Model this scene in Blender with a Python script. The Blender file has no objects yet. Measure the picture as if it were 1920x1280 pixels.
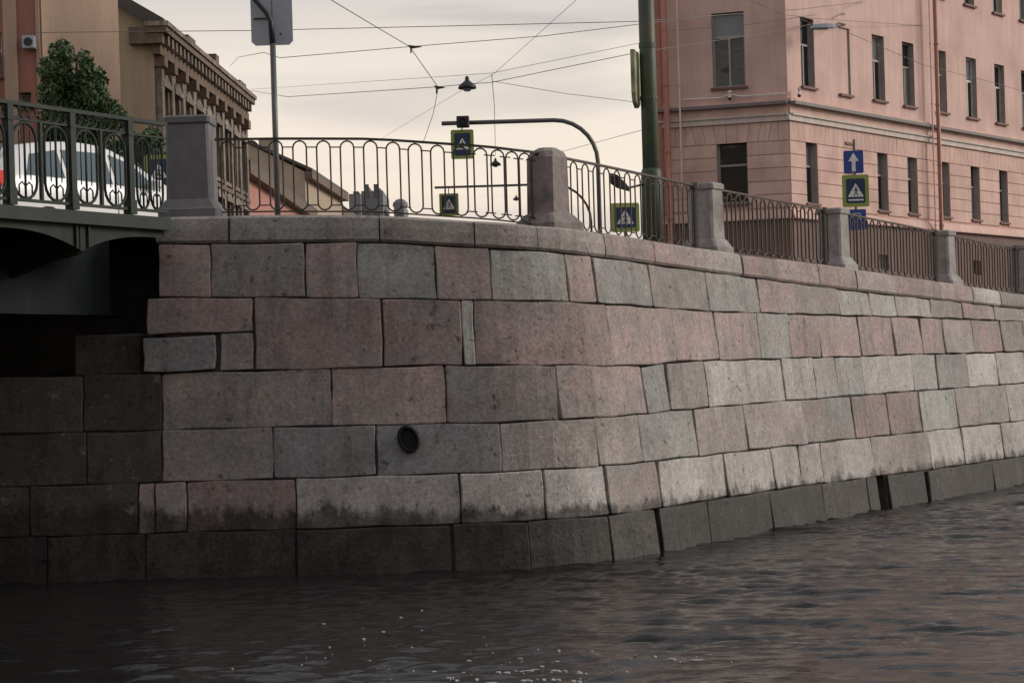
import bpy, bmesh, math, random
import numpy as np
from mathutils import Vector
random.seed(7); rng = np.random.default_rng(7)
SC = bpy.context.scene
COL = SC.collection

# ------------------------------------------------------------------ camera
FOC = 4000.0; ROLL = .03; HZ = 705.0; HC = 2.2      # photograph measured at 1920 px wide
cam = bpy.data.cameras.new('camera'); cam.sensor_width = 36; cam.lens = 36 * FOC / 1920
cam.shift_y = (HZ - 640) / 1920; cam.clip_start = .1; cam.clip_end = 6000
camo = bpy.data.objects.new('camera', cam); COL.objects.link(camo)
camo.location = (0, 0, HC); camo.rotation_euler = (math.radians(90), ROLL, 0)
SC.camera = camo

# ------------------------------------------------------------------ world
W = bpy.data.worlds.new('World'); SC.world = W; W.use_nodes = True
nt = W.node_tree; N = nt.nodes; L = nt.links; N.clear()
SUN_EL = math.radians(24); SUN_AZ = math.radians(82)     # azimuth clockwise from +Y
out = N.new('ShaderNodeOutputWorld'); bg = N.new('ShaderNodeBackground')
sky = N.new('ShaderNodeTexSky'); sky.sky_type = 'NISHITA'; sky.sun_disc = False
sky.sun_elevation = SUN_EL; sky.sun_rotation = SUN_AZ; sky.dust_density = 3; sky.air_density = 1.2
skb = N.new('ShaderNodeVectorMath'); skb.operation = 'SCALE'; skb.inputs['Scale'].default_value = .09
L.new(sky.outputs[0], skb.inputs[0])
tc = N.new('ShaderNodeTexCoord'); sep = N.new('ShaderNodeSeparateXYZ'); L.new(tc.outputs['Generated'], sep.inputs[0])
ramp = N.new('ShaderNodeValToRGB')          # overcast veil: cream near the horizon, lilac grey higher up
e = ramp.color_ramp.elements
e[0].position = 0; e[0].color = (.90, .72, .58, 1)
e[1].position = 1; e[1].color = (.40, .40, .43, 1)
for p, c in ((.05, (.93, .77, .62)), (.10, (.91, .795, .67)), (.145, (.85, .765, .665)), (.18, (.66, .61, .58)), (.25, (.62, .58, .57)), (.5, (.46, .45, .47))):
    k = e.new(p); k.color = (*c, 1)
L.new(sep.outputs['Z'], ramp.inputs[0])
mp = N.new('ShaderNodeMapping'); mp.inputs['Scale'].default_value = (2.0, 2.0, 17)
mp.inputs['Rotation'].default_value = (0, math.radians(3.5), 0)
L.new(tc.outputs['Generated'], mp.inputs[0])
cl = N.new('ShaderNodeTexNoise'); cl.inputs['Scale'].default_value = 1.5; cl.inputs['Detail'].default_value = 7; cl.inputs['Distortion'].default_value = .6
cl.inputs['Roughness'].default_value = .5; L.new(mp.outputs[0], cl.inputs['Vector'])
cr_ = N.new('ShaderNodeMapRange'); cr_.inputs[1].default_value = .47; cr_.inputs[2].default_value = .68
cr_.interpolation_type = 'SMOOTHSTEP'; L.new(cl.outputs[0], cr_.inputs[0])
bnd = N.new('ShaderNodeMapRange'); bnd.inputs[1].default_value = .03; bnd.inputs[2].default_value = .17
bnd.inputs[3].default_value = .35; bnd.inputs[4].default_value = .95; L.new(sep.outputs['Z'], bnd.inputs[0])
mm = N.new('ShaderNodeMath'); mm.operation = 'MULTIPLY'; L.new(cr_.outputs[0], mm.inputs[0]); L.new(bnd.outputs[0], mm.inputs[1])
gm = N.new('ShaderNodeMix'); gm.data_type = 'RGBA'; gm.inputs['B'].default_value = (.55, .515, .50, 1)
L.new(mm.outputs[0], gm.inputs['Factor']); L.new(ramp.outputs[0], gm.inputs['A'])
mx = N.new('ShaderNodeMix'); mx.data_type = 'RGBA'; mx.inputs['Factor'].default_value = .92
L.new(skb.outputs[0], mx.inputs['A']); L.new(gm.outputs['Result'], mx.inputs['B'])
L.new(mx.outputs['Result'], bg.inputs[0]); bg.inputs[1].default_value = 1.0
L.new(bg.outputs[0], out.inputs[0])

# ------------------------------------------------------------------ sun (veiled by cloud, hence wide)
sl_ = bpy.data.lights.new('sun', 'SUN'); sl_.energy = 1.75; sl_.angle = math.radians(22); sl_.color = (1, .92, .84)
suno = bpy.data.objects.new('sun', sl_); COL.objects.link(suno)
sd = Vector((math.sin(SUN_AZ) * math.cos(SUN_EL), math.cos(SUN_AZ) * math.cos(SUN_EL), math.sin(SUN_EL)))
suno.rotation_euler = sd.to_track_quat('Z', 'Y').to_euler()
SC.view_settings.view_transform = 'Standard'; SC.view_settings.look = 'None'
SC.view_settings.exposure = .15; SC.view_settings.gamma = 1

# ------------------------------------------------------------------ helpers
def at(u, v, y):
    """a point of the place at distance y, from where it is seen in the photograph"""
    cx, cy = u - 960, HZ - v
    return Vector(((cx + ROLL * cy) * y / FOC, y, HC + (cy - ROLL * cx) * y / FOC))

def tag(o, label=None, cat=None, group=None, kind=None):
    if label: o['label'] = label
    if cat: o['category'] = cat
    if group: o['group'] = group
    if kind: o['kind'] = kind
    return o

def empty(name, loc=(0, 0, 0), rz=0):
    o = bpy.data.objects.new(name, None); COL.objects.link(o); o.location = loc; o.rotation_euler = (0, 0, rz); o.empty_display_size = .2
    return o

def link(name, me, parent=None, loc=None):
    o = bpy.data.objects.new(name, me); COL.objects.link(o)
    if parent is not None: o.parent = parent
    if loc is not None: o.location = loc
    return o

class MB:
    def __init__(s): s.v = []; s.f = []; s.m = []; s.mi = 0
    def add(s, vs, fs):
        b = len(s.v); s.v += [tuple(p) for p in vs]; s.f += [tuple(i + b for i in f) for f in fs]; s.m += [s.mi] * len(fs)
        return s
    def box(s, c, h, ax=None):
        """centre, half sizes, optional axes"""
        c = Vector(c); ax = ax or (Vector((1, 0, 0)), Vector((0, 1, 0)), Vector((0, 0, 1)))
        P = [c + ax[0] * (h[0] * i) + ax[1] * (h[1] * j) + ax[2] * (h[2] * k) for i in (-1, 1) for j in (-1, 1) for k in (-1, 1)]
        return s.add(P, [(0, 1, 3, 2), (4, 6, 7, 5), (0, 4, 5, 1), (2, 3, 7, 6), (0, 2, 6, 4), (1, 5, 7, 3)])
    def mm(s, a, b): 
        return s.box([(x + y) / 2 for x, y in zip(a, b)], [abs(y - x) / 2 for x, y in zip(a, b)])
    def tube(s, pts, r, n=6, closed=False, cap=True):
        pts = [Vector(p) for p in pts]; K = len(pts); rs = r if isinstance(r, (list, tuple)) else [r] * K
        up = Vector((0, 0, 1)); rings = []
        for i, p in enumerate(pts):
            a = pts[(i - 1) % K] if (i > 0 or closed) else p; b = pts[(i + 1) % K] if (i < K - 1 or closed) else p
            t = (b - a).normalized(); ref = up if abs(t.z) < .9 else Vector((1, 0, 0))
            if i and rings_x is not None and rings_x.cross(t).length > .3: ref = None
            x = (rings_x - t * rings_x.dot(t)).normalized() if ref is None else t.cross(ref).normalized()
            rings_x = x; y = t.cross(x)
            rings.append([p + x * (rs[i] * math.cos(2 * math.pi * k / n)) + y * (rs[i] * math.sin(2 * math.pi * k / n)) for k in range(n)])
        vs = [q for rg in rings for q in rg]; fs = []
        for i in range(K if closed else K - 1):
            j = (i + 1) % K
            for k in range(n): fs.append((i * n + k, i * n + (k + 1) % n, j * n + (k + 1) % n, j * n + k))
        if cap and not closed: fs += [tuple(range(n - 1, -1, -1)), tuple((K - 1) * n + k for k in range(n))]
        return s.add(vs, fs)
    def prism(s, poly, a, b):
        """poly: list of 3d points; a,b offsets (vectors)"""
        n = len(poly); a = Vector(a); b = Vector(b)
        vs = [Vector(p) + a for p in poly] + [Vector(p) + b for p in poly]
        fs = [tuple(range(n - 1, -1, -1)), tuple(range(n, 2 * n))] + [(i, (i + 1) % n, n + (i + 1) % n, n + i) for i in range(n)]
        return s.add(vs, fs)
    def loft(s, rings, cap=True, closed=True):
        n = len(rings[0]); vs = [p for r in rings for p in r]; fs = []
        for i in range(len(rings) - 1):
            for k in range(n if closed else n - 1): fs.append((i * n + k, i * n + (k + 1) % n, (i + 1) * n + (k + 1) % n, (i + 1) * n + k))
        if cap: fs += [tuple(range(n - 1, -1, -1)), tuple((len(rings) - 1) * n + k for k in range(n))]
        return s.add(vs, fs)
    def build(s, name, mat, parent=None, smooth=False, bevel=0, loc=None):
        me = bpy.data.meshes.new(name); me.from_pydata(s.v, [], s.f)
        mats = mat if isinstance(mat, (list, tuple)) else [mat]
        for m in mats: me.materials.append(m)
        if len(mats) > 1: me.polygons.foreach_set('material_index', s.m)
        bm = bmesh.new(); bm.from_mesh(me); bmesh.ops.recalc_face_normals(bm, faces=bm.faces)
        if bevel: bmesh.ops.bevel(bm, geom=list(bm.edges), offset=bevel, segments=1, affect='EDGES', clamp_overlap=True)
        bm.to_mesh(me); bm.free()
        if smooth: me.polygons.foreach_set('use_smooth', [True] * len(me.polygons))
        return link(name, me, parent, loc)

# ------------------------------------------------------------------ materials
def nodes(name):
    m = bpy.data.materials.new(name); m.use_nodes = True
    return m, m.node_tree.nodes, m.node_tree.links, m.node_tree.nodes['Principled BSDF']

def mat(name, col, rough=.6, metal=0, var=.15, scale=3.0, bump=.0, bscale=30, rnd=.06, streak=0, spec=.5, dirt=None, dscale=1.2):
    m, n, l, p = nodes(name)
    p.inputs['Roughness'].default_value = rough; p.inputs['Metallic'].default_value = metal
    p.inputs['Specular IOR Level'].default_value = spec
    g = n.new('ShaderNodeNewGeometry')
    t = n.new('ShaderNodeTexNoise'); t.inputs['Scale'].default_value = scale; t.inputs['Detail'].default_value = 8; t.inputs['Roughness'].default_value = .65
    l.new(g.outputs['Position'], t.inputs['Vector'])
    mr = n.new('ShaderNodeMapRange'); mr.inputs[1].default_value = .3; mr.inputs[2].default_value = .7
    mr.inputs[3].default_value = 1 - var; mr.inputs[4].default_value = 1 + var; l.new(t.outputs[0], mr.inputs[0])
    oi = n.new('ShaderNodeObjectInfo'); mr2 = n.new('ShaderNodeMapRange'); mr2.inputs[3].default_value = 1 - rnd; mr2.inputs[4].default_value = 1 + rnd
    l.new(oi.outputs['Random'], mr2.inputs[0])
    mu = n.new('ShaderNodeMath'); mu.operation = 'MULTIPLY'; l.new(mr.outputs[0], mu.inputs[0]); l.new(mr2.outputs[0], mu.inputs[1])
    f = mu.outputs[0]
    if streak:
        mp = n.new('ShaderNodeMapping'); mp.inputs['Scale'].default_value = (5, 5, .35); l.new(g.outputs['Position'], mp.inputs[0])
        t2 = n.new('ShaderNodeTexNoise'); t2.inputs['Scale'].default_value = 1; t2.inputs['Detail'].default_value = 4; l.new(mp.outputs[0], t2.inputs['Vector'])
        m3 = n.new('ShaderNodeMapRange'); m3.inputs[1].default_value = .35; m3.inputs[2].default_value = .65; m3.inputs[3].default_value = 1 - streak; m3.inputs[4].default_value = 1; l.new(t2.outputs[0], m3.inputs[0])
        m4 = n.new('ShaderNodeMath'); m4.operation = 'MULTIPLY'; l.new(f, m4.inputs[0]); l.new(m3.outputs[0], m4.inputs[1]); f = m4.outputs[0]
    vm = n.new('ShaderNodeVectorMath'); vm.operation = 'SCALE'; vm.inputs[0].default_value = col; l.new(f, vm.inputs['Scale'])
    c = vm.outputs[0]
    if dirt:
        t3 = n.new('ShaderNodeTexNoise'); t3.inputs['Scale'].default_value = dscale; t3.inputs['Detail'].default_value = 6; l.new(g.outputs['Position'], t3.inputs['Vector'])
        m5 = n.new('ShaderNodeMapRange'); m5.inputs[1].default_value = .45; m5.inputs[2].default_value = .75; l.new(t3.outputs[0], m5.inputs[0])
        mx = n.new('ShaderNodeMix'); mx.data_type = 'RGBA'; l.new(m5.outputs[0], mx.inputs['Factor']); l.new(c, mx.inputs['A']); mx.inputs['B'].default_value = (*dirt, 1); c = mx.outputs['Result']
    l.new(c, p.inputs['Base Color'])
    if bump:
        b = n.new('ShaderNodeBump'); b.inputs['Strength'].default_value = bump; b.inputs['Distance'].default_value = .02
        t4 = n.new('ShaderNodeTexNoise'); t4.inputs['Scale'].default_value = bscale; t4.inputs['Detail'].default_value = 5; l.new(g.outputs['Position'], t4.inputs['Vector'])
        l.new(t4.outputs[0], b.inputs['Height']); l.new(b.outputs[0], p.inputs['Normal'])
    return m

def granite(name, col, blotch, rnd=.14, wet=True, bl=.55):
    m, n, l, p = nodes(name)
    g = n.new('ShaderNodeNewGeometry'); oi = n.new('ShaderNodeObjectInfo')
    def noise(sc, det, vec, ro=.6):
        t = n.new('ShaderNodeTexNoise'); t.inputs['Scale'].default_value = sc; t.inputs['Detail'].default_value = det; t.inputs['Roughness'].default_value = ro
        l.new(vec, t.inputs['Vector']); return t.outputs[0]
    def mr(x, a, b, c, d, sm=False):
        r = n.new('ShaderNodeMapRange'); r.inputs[1].default_value = a; r.inputs[2].default_value = b; r.inputs[3].default_value = c; r.inputs[4].default_value = d
        if sm: r.interpolation_type = 'SMOOTHSTEP'
        l.new(x, r.inputs[0]); return r.outputs[0]
    def ma(op, a, b):
        q = n.new('ShaderNodeMath'); q.operation = op
        for i, x in enumerate((a, b)):
            if isinstance(x, (int, float)): q.inputs[i].default_value = x
            else: l.new(x, q.inputs[i])
        return q.outputs[0]
    def mix(f, a, b):
        x = n.new('ShaderNodeMix'); x.data_type = 'RGBA'
        if isinstance(f, (int, float)): x.inputs['Factor'].default_value = f
        else: l.new(f, x.inputs['Factor'])
        for nm, c in (('A', a), ('B', b)):
            if isinstance(c, tuple): x.inputs[nm].default_value = (*c, 1)
            else: l.new(c, x.inputs[nm])
        return x.outputs['Result']
    pos = g.outputs['Position']
    # offset the texture from stone to stone
    off = n.new('ShaderNodeVectorMath'); off.operation = 'MULTIPLY_ADD'
    cb = n.new('ShaderNodeCombineXYZ'); r9 = ma('MULTIPLY', oi.outputs['Random'], 37.0)
    for i in range(3): l.new(r9, cb.inputs[i])
    off.inputs[1].default_value = (1, 1, 1); l.new(pos, off.inputs[0]); l.new(cb.outputs[0], off.inputs[2]); v = off.outputs[0]
    c = mix(mr(noise(2.0, 6, v, .65), .42, .58, 0, .9, True), col, blotch)
    hue = mr(oi.outputs['Random'], 0, 1, 0, .3)
    c = mix(hue, c, tuple(.5 * a + .5 * b for a, b in zip(col, blotch)))
    f = mr(oi.outputs['Random'], 0, 1, 1 - rnd, 1 + rnd)
    f = ma('MULTIPLY', f, mr(noise(22, 6, v, .75), .32, .68, .66, 1.30))       # grains
    f = ma('MULTIPLY', f, mr(noise(6.5, 5, v, .7), .3, .7, .84, 1.14))
    f = ma('MULTIPLY', f, mr(noise(.9, 4, pos), .35, .65, .84, 1.10))        # weathering across the wall
    mp = n.new('ShaderNodeMapping'); mp.inputs['Scale'].default_value = (6, 6, .5); l.new(pos, mp.inputs[0])
    drip = noise(1, 5, mp.outputs[0], .6)
    f = ma('MULTIPLY', f, mr(drip, .52, .72, 1, .74))
    pit = mr(noise(9, 3, v), .63, .72, 1, .45)
    f = ma('MULTIPLY', f, pit)
    sc = n.new('ShaderNodeVectorMath'); sc.operation = 'SCALE'; l.new(c, sc.inputs[0]); l.new(f, sc.inputs['Scale']); c = sc.outputs[0]
    chip = mr(noise(5.5, 5, v, .7), .61, .70, 0, .5)
    c = mix(chip, c, (.40, .38, .355))
    c = mix(mr(noise(1.1, 7, pos, .72), .56, .70, 0, .45), c, tuple(.45 * q for q in col))
    rough = .82
    if wet:
        sp = n.new('ShaderNodeSeparateXYZ'); l.new(pos, sp.inputs[0])
        h = ma('ADD', sp.outputs['Z'], ma('MULTIPLY', ma('SUBTRACT', drip, .5), -.42))
        h = ma('ADD', h, ma('MULTIPLY', ma('SUBTRACT', noise(3.0, 9, pos, .8), .5), .62))
        # the dark band reaches higher towards the bridge
        wetm = ma('MULTIPLY', mr(noise(3.2, 6, v, .7), .36, .56, .70, 1), mr(ma('ADD', h, mr(sp.outputs['X'], -5, 4, -.22, .04)), .53, .69, 1, 0, True))
        wv = n.new('ShaderNodeVectorMath'); wv.operation = 'SCALE'; wv.inputs[0].default_value = (.026, .024, .022); l.new(ma('MULTIPLY', mr(oi.outputs['Random'], 0, 1, .55, 1.7), ma('POWER', f, 2.2)), wv.inputs['Scale'])
        c = mix(ma('MULTIPLY', wetm, mr(oi.outputs['Random'], 0, 1, .80, 1)), c, wv.outputs[0])
        rr = mr(wetm, 0, 1, .82, .6); l.new(rr, p.inputs['Roughness'])
    else: p.inputs['Roughness'].default_value = rough
    p.inputs['Specular IOR Level'].default_value = .35
    l.new(c, p.inputs['Base Color'])
    b = n.new('ShaderNodeBump'); b.inputs['Strength'].default_value = .55; b.inputs['Distance'].default_value = .03
    hh = ma('ADD', noise(24, 8, v, .75), ma('MULTIPLY', pit, .7)); l.new(hh, b.inputs['Height']); l.new(b.outputs[0], p.inputs['Normal'])
    return m

G = {
 'p': granite('pink_granite', (.415, .315, .300), (.34, .305, .292)),
 'g': granite('grey_granite', (.335, .325, .312), (.37, .31, .297)),
 'b': granite('blue_grey_granite', (.325, .33, .345), (.345, .33, .325)),
 'n': granite('brown_grey_granite', (.395, .345, .325), (.335, .315, .30)),
 'l': granite('light_granite', (.50, .475, .455), (.45, .42, .405)),
 'e': granite('greenish_granite', (.385, .395, .375), (.38, .35, .335)),
 's': granite('bridge_shade_granite', (.085, .078, .075), (.12, .10, .095)),  # shade beneath the bridge put into the stone colour
 'w': granite('waterline_granite', (.16, .145, .135), (.11, .10, .09)),
}
M = dict(
 mortar=mat('dark_joint', (.075, .07, .065), .95, var=.4, bump=.6),
 pier=mat('pillar_granite', (.33, .31, .30), .8, var=.22, scale=14, bump=.5, bscale=40, dirt=(.13, .12, .11), dscale=1.8),
 pierw=mat('pillar_granite_dark', (.26, .225, .215), .8, var=.25, scale=14, bump=.5, bscale=40, dirt=(.06, .05, .045), dscale=2.4),
 smooth_pier=mat('smooth_grey_stone', (.15, .147, .157), .85, var=.14, scale=8, bump=.2, bscale=40),
 iron=mat('painted_iron', (.055, .050, .045), .6, var=.3, scale=12, dirt=(.06, .035, .022)),
 rustiron=mat('weathered_iron', (.07, .048, .042), .6, var=.35, scale=9, dirt=(.10, .055, .04)),
 green=mat('green_bridge_paint', (.017, .027, .023), .6, var=.25, spec=.3, scale=4, dirt=(.035, .045, .035)),
 green2=mat('grey_green_paint', (.038, .046, .039), .7, spec=.2, var=.15, scale=3, streak=.25),
 girder=mat('girder_paint', (.030, .037, .040), .9, spec=.12, var=.25, scale=2, streak=.3),
 deckc=mat('bridge_underside', (.05, .05, .05), .8),
 asphalt=mat('asphalt', (.05, .05, .05), .9, var=.2, scale=8, bump=.4),
 pave=mat('pavement_stone', (.22, .21, .20), .85, var=.2, scale=6, bump=.3),
 pink=mat('pink_stucco', (.68, .475, .42), .85, var=.08, scale=1.3, bump=.12, bscale=25, dirt=(.50, .335, .29), dscale=.7, streak=.13, rnd=.02),
 pinkb=mat('rusticated_stucco', (.69, .475, .41), .85, var=.09, scale=2.0, bump=.15, bscale=25, dirt=(.50, .335, .285), dscale=1.1, streak=.12, rnd=.05),
 groove=mat('groove_stucco', (.56, .36, .305), .9, var=.1),
 plinth=mat('plinth_paint', (.20, .135, .12), .85, var=.15, scale=2, streak=.2),
 belt=mat('pale_moulding', (.60, .52, .47), .7, var=.1, scale=4, streak=.15),
 beltd=mat('ledge_metal', (.17, .155, .15), .5, var=.15),
 frame=mat('window_frame_brown', (.30, .28, .26), .6, rnd=.4),
 framew=mat('window_frame_white', (.55, .54, .50), .6, rnd=.15),
 pipe=mat('red_drainpipe', (.42, .17, .12), .5, var=.15, scale=3, streak=.2),
 sill=mat('brown_sill', (.16, .075, .06), .6),
 ochre=mat('ochre_stucco', (.48, .38, .26), .9, var=.12, scale=.35, bump=.1, streak=.12),
 ochre2=mat('old_ornate_stucco', (.33, .285, .235), .9, var=.45, scale=2.5, bump=.5, bscale=6, streak=.55, dirt=(.11, .08, .065), dscale=.8),
 brown=mat('brown_cornice', (.16, .115, .085), .85, var=.3, scale=3, bump=.3, bscale=10),
 tan=mat('tan_stucco', (.45, .32, .235), .9, var=.1, scale=1, streak=.1),
 redst=mat('reddish_stucco', (.34, .155, .12), .9, var=.12, scale=1, streak=.12),
 pinkfar=mat('far_pink_stucco', (.45, .22, .18), .9, var=.12, scale=1),
 beige=mat('far_beige_stucco', (.42, .34, .25), .9, var=.12, scale=1),
 roof=mat('dark_sheet_roof', (.075, .07, .065), .6, var=.2),
 fargrey=mat('far_haze_grey', (.20, .21, .23), .9, var=.12, scale=.5),  # distance haze put into the grey of the far buildings
 darkrec=mat('recess_dark', (.012, .012, .013), .9),
 white=mat('white_plastic', (.75, .75, .72), .5),
 black=mat('black_plastic', (.02, .02, .02), .5),
 steel=mat('galvanised_steel', (.12, .118, .115), .45, metal=.3, var=.15, scale=6),
 signback=mat('sign_back_grey', (.36, .40, .46), .5, metal=.2, var=.08, scale=5),
 blue=mat('sign_blue', (.02, .06, .28), .45, var=.05),
 dblue=mat('sign_dark_blue', (.012, .035, .085), .45, var=.05),
 yel=mat('sign_yellow_green', (.30, .36, .085), .6, var=.08, scale=6),
 polegreen=mat('green_pole_paint', (.05, .075, .045), .55, var=.25, scale=5, streak=.35, dirt=(.09, .075, .045)),
 trunk=mat('bark', (.06, .045, .035), .9, var=.3, bump=.5),
 carw=mat('white_car_paint', (.78, .79, .80), .22, var=.02, spec=.6),
 rubber=mat('tyre_rubber', (.02, .02, .02), .85),
 foam=mat('foam_fleck', (.34, .34, .335), .7),
 jamb=mat('pale_window_jamb', (.36, .31, .29), .85),
 wire=mat('weathered_wire', (.17, .16, .15), .7),
 curtain=mat('pale_curtain', (.42, .43, .42), .9),
)
def glass(name, col, rough=.12):
    m, n, l, p = nodes(name); p.inputs['Base Color'].default_value = (*col, 1); p.inputs['Roughness'].default_value = rough
    p.inputs['Specular IOR Level'].default_value = .6
    t = n.new('ShaderNodeTexNoise'); t.inputs['Scale'].default_value = 1.2; g = n.new('ShaderNodeNewGeometry'); l.new(g.outputs['Position'], t.inputs['Vector'])
    b = n.new('ShaderNodeBump'); b.inputs['Strength'].default_value = .06; b.inputs['Distance'].default_value = .3; l.new(t.outputs[0], b.inputs['Height']); l.new(b.outputs[0], p.inputs['Normal'])
    return m
M['glass'] = glass('window_glass', (.014, .018, .02), .06); M['glassb'] = glass('window_glass_bluish', (.17, .19, .215), .2)
M['glassc'] = glass('glass_over_curtain', (.16, .175, .18), .15); M['carglass'] = glass('car_glass', (.085, .125, .145), .08)
m, n, l, p = nodes('tail_lamp'); p.inputs['Base Color'].default_value = (.5, .015, .01, 1); p.inputs['Emission Color'].default_value = (1, .04, .02, 1); p.inputs['Emission Strength'].default_value = .18; M['tail'] = m
def leafmat(name, c1, c2):
    m, n, l, p = nodes(name); g = n.new('ShaderNodeNewGeometry')
    mr = n.new('ShaderNodeMix'); mr.data_type = 'RGBA'; l.new(g.outputs['Random Per Island'], mr.inputs['Factor'])
    mr.inputs['A'].default_value = (*c1, 1); mr.inputs['B'].default_value = (*c2, 1); l.new(mr.outputs['Result'], p.inputs['Base Color']); p.inputs['Roughness'].default_value = .7
    return m
M['leaf'] = leafmat('dark_leaves', (.025, .06, .022), (.08, .135, .045))

# water
m, n, l, p = nodes('canal_water')
p.inputs['Base Color'].default_value = (.016, .0155, .015, 1); p.inputs['Specular IOR Level'].default_value = .38; p.inputs['Roughness'].default_value = .05; p.inputs['IOR'].default_value = 1.333
g = n.new('ShaderNodeNewGeometry'); mp = n.new('ShaderNodeMapping'); mp.inputs['Scale'].default_value = (.75, 1.5, 1); mp.inputs['Rotation'].default_value = (0, 0, math.radians(14)); l.new(g.outputs['Position'], mp.inputs[0])
t = n.new('ShaderNodeTexNoise'); t.inputs['Scale'].default_value = 7; t.inputs['Detail'].default_value = 5; l.new(mp.outputs[0], t.inputs['Vector'])
b = n.new('ShaderNodeBump'); b.inputs['Strength'].default_value = .3; b.inputs['Distance'].default_value = .04; l.new(t.outputs[0], b.inputs['Height']); l.new(b.outputs[0], p.inputs['Normal'])
M['water'] = m

# ------------------------------------------------------------------ plan of the embankment
ctrl = np.array([(-30, 24.4), (-12, 24.4), (-8, 24.4), (-4.3, 24.35), (-2.0, 24.3), (-0.8, 24.35), (0.3, 24.55), (1.05, 25.0), (1.6, 25.75), (2.5, 27.3), (3.4, 28.9), (4.1, 30.05), (9.1, 38.2), (14, 46.2), (24, 62.5), (60, 121), (700, 1160)])
def hermite(c, n=24):
    o = []
    for i in range(len(c) - 1):
        p0 = c[max(i - 1, 0)]; p1 = c[i]; p2 = c[i + 1]; p3 = c[min(i + 2, len(c) - 1)]; d = np.linalg.norm(p2 - p1)
        m1 = (p2 - p0) / np.linalg.norm(p2 - p0) * d; m2 = (p3 - p1) / np.linalg.norm(p3 - p1) * d
        for k in range(n):
            t = k / n; o.append((2*t**3-3*t*t+1)*p1 + (t**3-2*t*t+t)*m1 + (-2*t**3+3*t*t)*p2 + (t**3-t*t)*m2)
    o.append(c[-1]); return np.array(o)
PL = hermite(ctrl); SL = np.r_[0, np.cumsum(np.linalg.norm(np.diff(PL, axis=0), axis=1))]; SL -= np.interp(0, PL[:, 0], SL)
BAT = .12
def frame(s):
    e_ = .15
    x = np.interp(s, SL, PL[:, 0]); y = np.interp(s, SL, PL[:, 1])
    tx = np.interp(s + e_, SL, PL[:, 0]) - np.interp(s - e_, SL, PL[:, 0]); ty = np.interp(s + e_, SL, PL[:, 1]) - np.interp(s - e_, SL, PL[:, 1])
    q = math.hypot(tx, ty); return x, y, tx / q, ty / q
def WP(s, z, off=0.):
    x, y, tx, ty = frame(s); o = -BAT * z + off
    return Vector((x + ty * o, y - tx * o, z))
def lin(pts):
    a = np.array(pts); return lambda s: float(np.interp(s, a[:, 0], a[:, 1]))
ZT = lin([(-4.06, 4.18), (-2.8, 4.16), (-1.55, 4.12), (-.58, 4.04), (.53, 3.96), (2.03, 3.90), (4.62, 3.83), (9.3, 3.72), (13.8, 3.59), (17.65, 3.45), (40, 3.3)])
ZF = lin([(-4.06, 3.85), (-1.56, 3.80), (-.4, 3.71), (1.28, 3.62), (3.23, 3.56), (6.22, 3.47), (10, 3.35), (17.5, 3.17), (40, 3.0)])
ZE = lin([(-4.07, 3.23), (-2.8, 3.2), (-.56, 3.1), (1.92, 3.03), (4.85, 2.98), (12, 2.96), (40, 2.8)])
ZD = lin([(-12, 2.37), (-.8, 2.35), (.68, 2.31), (2.52, 2.27), (3.78, 2.32), (17, 2.37)])
ZA = lin([(-12, 1.73), (-2.1, 1.69), (-.1, 1.67), (2.36, 1.69), (7, 1.74), (17, 1.79)])
ZB = lin([(-12, 1.10), (40, 1.12)]); ZC = lin([(-12, .52), (7, .53), (12, .49), (40, .47)]); ZZ = lin([(0, -.35), (1, -.35)])

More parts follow.
